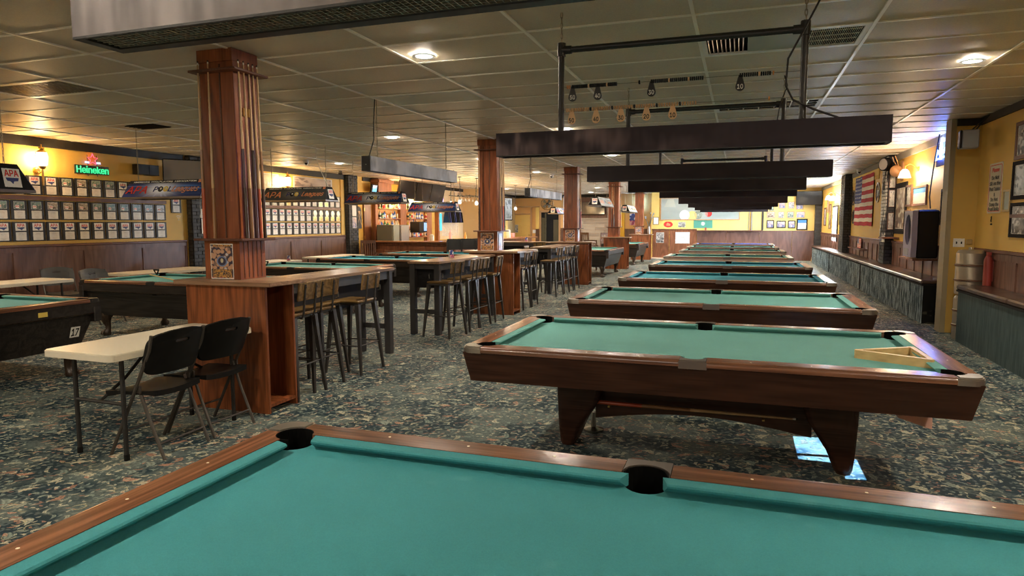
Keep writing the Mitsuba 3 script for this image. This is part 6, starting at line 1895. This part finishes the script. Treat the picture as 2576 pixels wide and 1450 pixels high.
bench(11.72, 28.6, 2.705, 'long carpet fronted bench with vinyl cushions along the right wall', [11.72, 13.7, 15.7, 17.6, 20.3, 23.2, 26.0, 28.6], 0.66, 'bench_carpet', gaps=(17.4, 23.2))
bench(5.2, 10.10, 2.74, 'near dark green carpeted bench at the right edge of the photo', [5.2, 6.7, 8.35, 10.10], 0.735, 'bench_green', False)


def keg(label, T):
    k = Kit()
    k.add('barrel', lathe([(0, 0), (0.16, 0), (0.165, 0.03), (0.165, 0.17), (0.172, 0.18), (0.172, 0.20), (0.165, 0.21), (0.165, 0.37), (0.172, 0.38), (0.172, 0.40), (0.165, 0.41), (0.165, 0.55), (0.14, 0.59), (0.05, 0.60), (0, 0.60)], 24), 'keg_steel', 30)
    k.add('valve', lathe([(0, 0.60), (0.03, 0.60), (0.03, 0.63), (0, 0.63)], 12), 'chrome', 40)
    for z in (0.19, 0.39):
        k.add('band', lathe([(0.168, z - 0.012), (0.176, z - 0.006), (0.176, z + 0.006), (0.168, z + 0.012)], 24), 'brown_frame', 30)
    k.put('steel_keg', label, 'keg', T, 'steel kegs in the corner')


keg('upper steel keg stacked in the corner behind the near bench', place(2.918, 10.33, 0.61))
keg('lower steel keg under the other one, mostly hidden by the near bench', place(2.918, 10.33, 0.0))
single('fire_extinguisher', cat(lathe([(0, 0), (0.05, 0), (0.05, 0.33), (0.03, 0.38), (0.015, 0.40), (0, 0.40)], 14), box(-0.02, -0.045, 0.39, 0.02, 0.03, 0.43), rod((0.055, 0, 0.05), (0.055, 0, 0.38), 0.008)), 'red_paint', 'red cylinder standing beside the stacked kegs', 'fire extinguisher', 40, T=place(3.03, 10.03, 0.757))
k = Kit()
k.add('plate', box(-0.07, -0.06, 0, 0.07, 0.06, 0.006, 0.002), 'paper')
for x in (-0.03, 0.03):
    k.add('switch', box(x - 0.007, -0.015, 0.006, x + 0.007, 0.015, 0.016), 'letter_black')
k.put('switch_plate', 'white double switch plate above the keg', 'switch plate', frame_T((2.91, 10.85, 1.285), (1, 0, 0), (0, 0, 1)))
single('outlet_box', box(-0.035, -0.035, 0, 0.035, 0.035, 0.03, 0.004), 'gold_frame', 'small brass outlet box right of the white switch plate', 'outlet', T=frame_T((3.03, 10.85, 1.30), (1, 0, 0), (0, 0, 1)))
k = Kit()
k.add('cabinet', box(-0.10, -0.12, 0, 0.10, 0.12, 0.19, 0.012), 'grey_plastic')
k.add('grille', box(-0.10, -0.118, 0.19, 0.10, 0.118, 0.215, 0.01), 'black_plastic')
k.add('bracket', cat(rod((0, 0.1, 0.05), (0.03, 0.3, -0.1), 0.008), rod((0, 0.1, 0.1), (0.03, 0.3, -0.1), 0.008)), 'cord')
k.put('wall_speaker', 'grey and black speaker hanging in the upper right corner', 'speaker', frame_T((2.93, 10.38, 2.665), (0.25, -0.97, 0), (0, 0, 1)) @ trimesh.transformations.rotation_matrix(math.radians(-22), [0, 1, 0]))
# the notice with its words
k = Kit()
k.add('plate', ext(rrect(-0.24, -0.325, 0.24, 0.325, 0.03), 0, 0.005), mat('sign_cream', (0.58, 0.50, 0.36), 0.5, 0.3))
k.add('border', ext(rrect(-0.215, -0.30, 0.215, 0.30, 0.03).difference(rrect(-0.207, -0.292, 0.207, 0.292, 0.026)), 0.005, 0.0065), 'letter_red')
for i, (s_, h, z) in enumerate((('Please', 0.050, 0.235), ('Do Not', 0.046, 0.135), ('Sit on the', 0.046, 0.062), ('Pool Tables', 0.046, -0.010), ('&', 0.044, -0.082), ('Do Not', 0.046, -0.145), ('Dump the', 0.046, -0.208), ('Pool Balls', 0.046, -0.268))):
    k.add('lettering', txt(s_, h, 0.002, True, min(0.38, 0.042 * len(s_)), 0.2 if i == 0 else 0).apply_translation((0, z, 0.005)), 'letter_red' if i == 0 else 'letter_black')
k.put('rules_sign', 'cream notice asking not to sit on the pool tables', 'sign', on_right(10.19, 2.01))
single('wall_hook', cat(tube([(0, 0.05, 0.01), (0.02, 0.045, 0.02), (0.03, 0.02, 0.02), (0.015, 0.0, 0.02), (0, -0.02, 0.012)], 0.006, 6), trimesh.creation.icosphere(1, 0.012).apply_translation((0, -0.05, 0.01))), 'black_metal', 'black question mark shaped hook under the cream notice', 'hook', T=on_right(10.22, 1.595))
for y, z, w, h, fm, pm, l in ((9.72, 1.835, 0.24, 0.27, 'gold_frame', 'pale_panel', 'small narrow frame beside the cream notice'), (9.25, 2.53, 0.62, 0.44, 'brown_frame', 'photo_bw', 'top framed photograph at the right edge of the photo'),
                              (9.28, 2.065, 0.60, 0.45, 'dull_black', 'silver_print', 'middle dark frame with reflections at the right edge'), (9.27, 1.595, 0.60, 0.41, 'dull_black', 'photo_bw', 'lowest dark frame with a portrait at the right edge')):
    picture(0, 0, w, h, fm, pm, l, T=on_right(y, z))
single('wall_ledge', cat(box(2.93, 8.3, 1.62, XR, 9.12, 1.66), box(3.05, 8.4, 1.66, XR, 9.05, 1.95)), 'wood_trim', 'brown ledge at the very right edge of the photo', 'shelf')
# wall jukebox
k = Kit()
k.add('cabinet', box(2.73, 12.40, 0.985, XR - 0.06, 12.90, 1.77, 0.02), 'black_plastic')
mat('violet_grey', (0.30, 0.27, 0.36), 0.4, 0.5)
fr = Polygon([(12.38, 1.00), (12.92, 1.00), (12.95, 1.25), (12.92, 1.76), (12.38, 1.76), (12.36, 1.25)])
op = affinity.scale(Point(12.65, 1.45).buffer(0.18, quad_segs=8), 1.1, 1.4)
m = ext(fr.difference(op), 0, 0.08)
M = np.eye(4); M[:3, 0], M[:3, 1], M[:3, 2], M[:3, 3] = (0, 1, 0), (0, 0, 1), (1, 0, 0), (2.65, 0, 0)
m.apply_transform(M)
k.add('front_frame', m, 'violet_grey')
k.add('screen', box(2.70, 12.5, 1.2, 2.73, 12.95, 1.7), 'screen')
k.add('side_band', box(2.72, 12.385, 1.38, 2.80, 12.40, 1.42), 'dull_black')
k.add('coin_panel', box(2.645, 12.55, 1.03, 2.65, 12.85, 1.14), 'grey_plastic')
k.add('top_plate', box(2.80, 12.45, 1.77, XR - 0.1, 13.0, 1.785), 'paper')
k.put('wall_jukebox', 'black wall jukebox with a grey front hanging above the long bench', 'jukebox')
single('jukebox_shelf', box(2.72, 12.55, 0.935, XR, 13.6, 0.965), 'wood_bar', 'small wooden shelf below the wall jukebox', 'shelf')
single('plastic_tray', cat(*[lathe([(0, 0), (0.035, 0), (0.045, 0.05), (0, 0.05)], 10, 2.82 + 0.07 * (i % 2), 13.1 + 0.11 * i, 0.967) for i in range(4)]), 'paper', 'pile of pale plastic cups on the shelf by the jukebox', 'cups')
single('power_cord', tube([(2.98, 12.45, 2.98), (2.97, 12.6, 2.6), (2.99, 12.8, 2.3), (2.96, 12.75, 2.0), (2.97, 12.7, 1.80)], 0.009, 6), 'cord', 'black cord running down to the wall jukebox', 'cord')
# blue neon
k = Kit()
k.add('board', box(-0.36, -0.24, 0, 0.36, 0.24, 0.02), 'dull_black')
k.add('white_tube', tube([(0.05, -0.15, 0.05), (0.06, 0.05, 0.05), (0.02, 0.19, 0.05), (-0.03, 0.05, 0.05), (0.0, -0.15, 0.05)], 0.016, 6), 'screen', **emit(1.5, 2.2, 4))
k.add('blue_tube', tube([(-0.28, -0.12, 0.05), (-0.20, 0.02, 0.05), (-0.08, -0.05, 0.05), (0.05, 0.0, 0.05), (0.18, -0.05, 0.05), (0.25, 0.02, 0.05), (0.28, -0.12, 0.05), (-0.28, -0.13, 0.05)], 0.018, 6), 'screen', **emit(0.08, 0.5, 5))
k.put('neon_sign', 'blue and white neon sign at the top of the right wall', 'neon sign', on_right(12.62, 2.74))
# window and doorway light far down the wall
struct('window_3', box(XR - 0.02, 24.75, 0.95, XR, 25.95, 2.12), 'paper', 'bright daylit window far down the right wall', **emit(10, 12.5, 16))
for y0, y1, z0, z1 in ((24.70, 24.76, 0.93, 2.15), (25.94, 26.0, 0.93, 2.15), (24.70, 26.0, 2.10, 2.16), (25.32, 25.37, 0.95, 2.12)):
    child('window_3', 'frame_bar', box(XR - 0.035, y0, z0, XR, y1, z1), 'dull_black')


def sconce(y, z, label):
    k = Kit()
    k.add('backplate', trimesh.creation.cylinder(0.045, 0.02, sections=16).apply_translation((0, 0, 0.01)), 'brass')
    k.add('arm', tube([(0, 0, 0.02), (0, 0.06, 0.08), (0, 0.10, 0.15), (0, 0.06, 0.22), (0, 0.0, 0.23)], 0.009, 6), 'brass', 40)
    sh = move(lathe([(0.025, 0.0), (0.05, -0.03), (0.075, -0.11), (0.07, -0.11), (0.0, -0.10), (0.0, 0.0), (0.025, 0)], 14), 0, 0, 0)
    M2 = np.array([[1, 0, 0, 0], [0, 0, 1, 0.0], [0, -1, 0, 0.23], [0, 0, 0, 1.0]])
    sh.apply_scale(1.45)
    sh.apply_transform(M2)
    k.add('shade', sh, 'white_paint', True, **emit(13, 9.5, 6.2))
    k.put('wall_sconce', label, 'wall lamp', on_right(y, z), 'white bell wall lamps on the right')


sconce(14.2, 2.56, 'lit white bell wall lamp near the jukebox')
sconce(25.6, 2.52, 'lit white bell wall lamp far down the right wall')
sconce(24.4, 2.46, 'second lit white bell wall lamp far down the right wall, partly behind the pier')
# the flag on its cloth
def flag_fn(p, n, uv):
    s = dr.floor(uv.y * 13)
    red = (s - 2 * dr.floor(s / 2)) < 0.5
    col = dr.select(red, mi.Color3f(0.42, 0.045, 0.05), mi.Color3f(0.68, 0.60, 0.46))
    canton = (uv.x < 0.40) & (uv.y > 6.0 / 13)
    gx, gy = uv.x / 0.40 * 8, (uv.y - 6.0 / 13) / (7.0 / 13) * 7
    star = dr.sqrt(dr.square(gx - dr.floor(gx) - 0.5) + dr.square(gy - dr.floor(gy) - 0.5)) < 0.26
    blue = dr.select(star, mi.Color3f(0.60, 0.58, 0.55), mi.Color3f(0.075, 0.08, 0.20))
    return dr.select(canton, blue, col) * (0.85 + 0.3 * fbm(uv.x * 6, uv.y * 6, 0, 2))


mat('flag_cloth', proc(flag_fn), 0.8, 0.2)
n = 25
vs, fs, uvs = [], [], []
for i in range(n):
    for t in (0, 1):
        u = i / (n - 1)
        vs.append((-1.37 + 2.74 * u, 0.66 if t else -0.66 + 0.008 * math.sin(u * 19), 0.03 + 0.010 * math.sin(u * 22)))
        uvs.append((u, t))
for i in range(n - 1):
    a = 2 * i
    fs += [[a, a + 2, a + 3], [a, a + 3, a + 1]]
single('flag', trimesh.Trimesh(np.array(vs), np.array(fs), process=False), 'flag_cloth', 'worn striped flag with stars on the far right wall', 'flag', uv=np.array(uvs), T=on_right(19.82, 2.15, XR))
mat('gold_cloth', proc(lambda p, n, uv: mix((0.62, 0.42, 0.10), (0.72, 0.55, 0.2), noise(p.y * 30, p.z * 2))), 0.7, 0.3)
k = Kit(); k.add('band', box(-2.2, -0.13, 0, 2.2, 0.12, 0.015), 'gold_cloth')
for i in range(30):
    k.add('fringe', box(-2.2 + i * 0.147, -0.22, 0, -2.2 + i * 0.147 + 0.1, -0.12, 0.015), 'gold_cloth')
k.put('gold_valance', 'fringed golden cloth along the top over the flag', 'valance', on_right(20.1, 2.84))
for y, z, r_, l in ((21.62, 2.29, 0.22, 'upper left round metal ornament beside the flag'), (21.18, 2.28, 0.2, 'round metal ornament touching the flag'), (17.99, 2.29, 0.24, 'round metal ornament right of the flag'), (21.5, 1.74, 0.2, 'lower round metal ornament left of the flag')):
    k = Kit()
    k.add('ring', ext(Point(0, 0).buffer(r_).difference(Point(0, 0).buffer(r_ * 0.82)), 0, 0.02), 'casting_dark')
    k.add('emblem', ext(Polygon([(r_ * (0.75 if i % 2 == 0 else 0.32) * math.sin(i * math.pi / 5), r_ * (0.75 if i % 2 == 0 else 0.32) * math.cos(i * math.pi / 5)) for i in range(10)]), 0, 0.015), 'black_metal')
    k.put('metal_ornament', l, 'wall ornament', on_right(y, z))
for y, z, w, h, fm, pm, l in ((15.5, 1.86, 1.02, 1.04, 'dull_black', 'photo_warm', 'big dark framed print on the right wall'), (14.83, 2.09, 0.48, 0.42, 'brown_frame', 'silver_print', 'upper small frame right of the big framed print'), (14.87, 1.61, 0.48, 0.41, 'brown_frame', 'silver_print', 'lower small frame right of the big framed print'),
                              (12.33, 1.82, 0.46, 0.58, 'dull_black', 'photo_green', 'green picture right of the wall jukebox'), (14.0, 2.06, 1.0, 0.36, 'brown_frame', 'certificate', 'brown framed picture above the wall jukebox'),
                              (24.1, 1.83, 0.5, 0.66, 'dull_black', 'photo_bw', 'dark frame beside the far bright window'), (26.8, 1.8, 0.5, 0.9, 'brown_frame', 'photo_warm', 'tall narrow frame in the far part of the right wall'), (27.5, 2.2, 0.4, 0.5, 'tan_frame', 'photo_bw', 'upper frame in the far part of the right wall'), (28.3, 1.8, 0.6, 0.7, 'brown_frame', 'photo_people', 'last frame before the far corner')):
    picture(0, 0, w, h, fm, pm, l, T=on_right(y, z))
for y, z, l in ((15.98, 2.48, 'top narrow frame on the side of the near brick pier'), (15.98, 2.08, 'middle narrow frame on the side of the near brick pier'), (15.98, 1.60, 'lowest narrow frame on the side of the near brick pier')):
    picture(0, 0, 0.12, 0.36, 'brown_frame', 'silver_print', l, T=frame_T((3.02, 16.02, z), (1, 0, 0), (0, 0, 1)))
single('deer_mount', cat(trimesh.creation.icosphere(2, 0.12).apply_translation((0, 0, 0.12)), ext(affinity.scale(Point(0, 0).buffer(0.16), 0.8, 1.3), 0, 0.03), tube([(0.05, 0.1, 0.1), (0.14, 0.2, 0.14), (0.12, 0.3, 0.18)], 0.012, 6), tube([(-0.05, 0.1, 0.1), (-0.14, 0.2, 0.14), (-0.12, 0.3, 0.18)], 0.012, 6)), 'tan_frame', 'mounted trophy head high on the right wall', 'trophy head', 40, T=on_right(15.5, 2.62))
k = Kit(); k.add('case', trimesh.creation.cylinder(0.14, 0.10, sections=24), 'dull_black'); k.add('face', trimesh.creation.cylinder(0.12, 0.01, sections=24).apply_translation((0, 0, 0.052)), 'grey_plastic')
k.put('round_speaker', 'round grey horn speaker at the top of the near brick pier', 'speaker', frame_T((2.86, 15.98, 2.80), (0.5, -0.86, 0), (0, 0, 1)))
single('wall_shelf', box(2.86, 15.82, 1.235, XR, 17.2, 1.265), 'wood_trim', 'small shelf on the front of the near brick pier', 'shelf') if False else single('wall_shelf', box(2.80, 15.5, 1.235, XR, 16.0, 1.265, 0.004), 'wood_trim', 'small wooden shelf in front of the near brick pier', 'shelf')
k = Kit(); k.add('', sheet(0.55, 0.26, 0.02), 'flag_cloth', uv=True)
k.put('small_flag', 'small flag leaning under the big flag', 'flag', on_right(19.95, 1.02, XR - 0.04))
single('ledge', box(2.9, 18.9, 0.86, XR, 20.9, 0.89), 'wood_trim', 'narrow wooden ledge under the big flag', 'shelf')
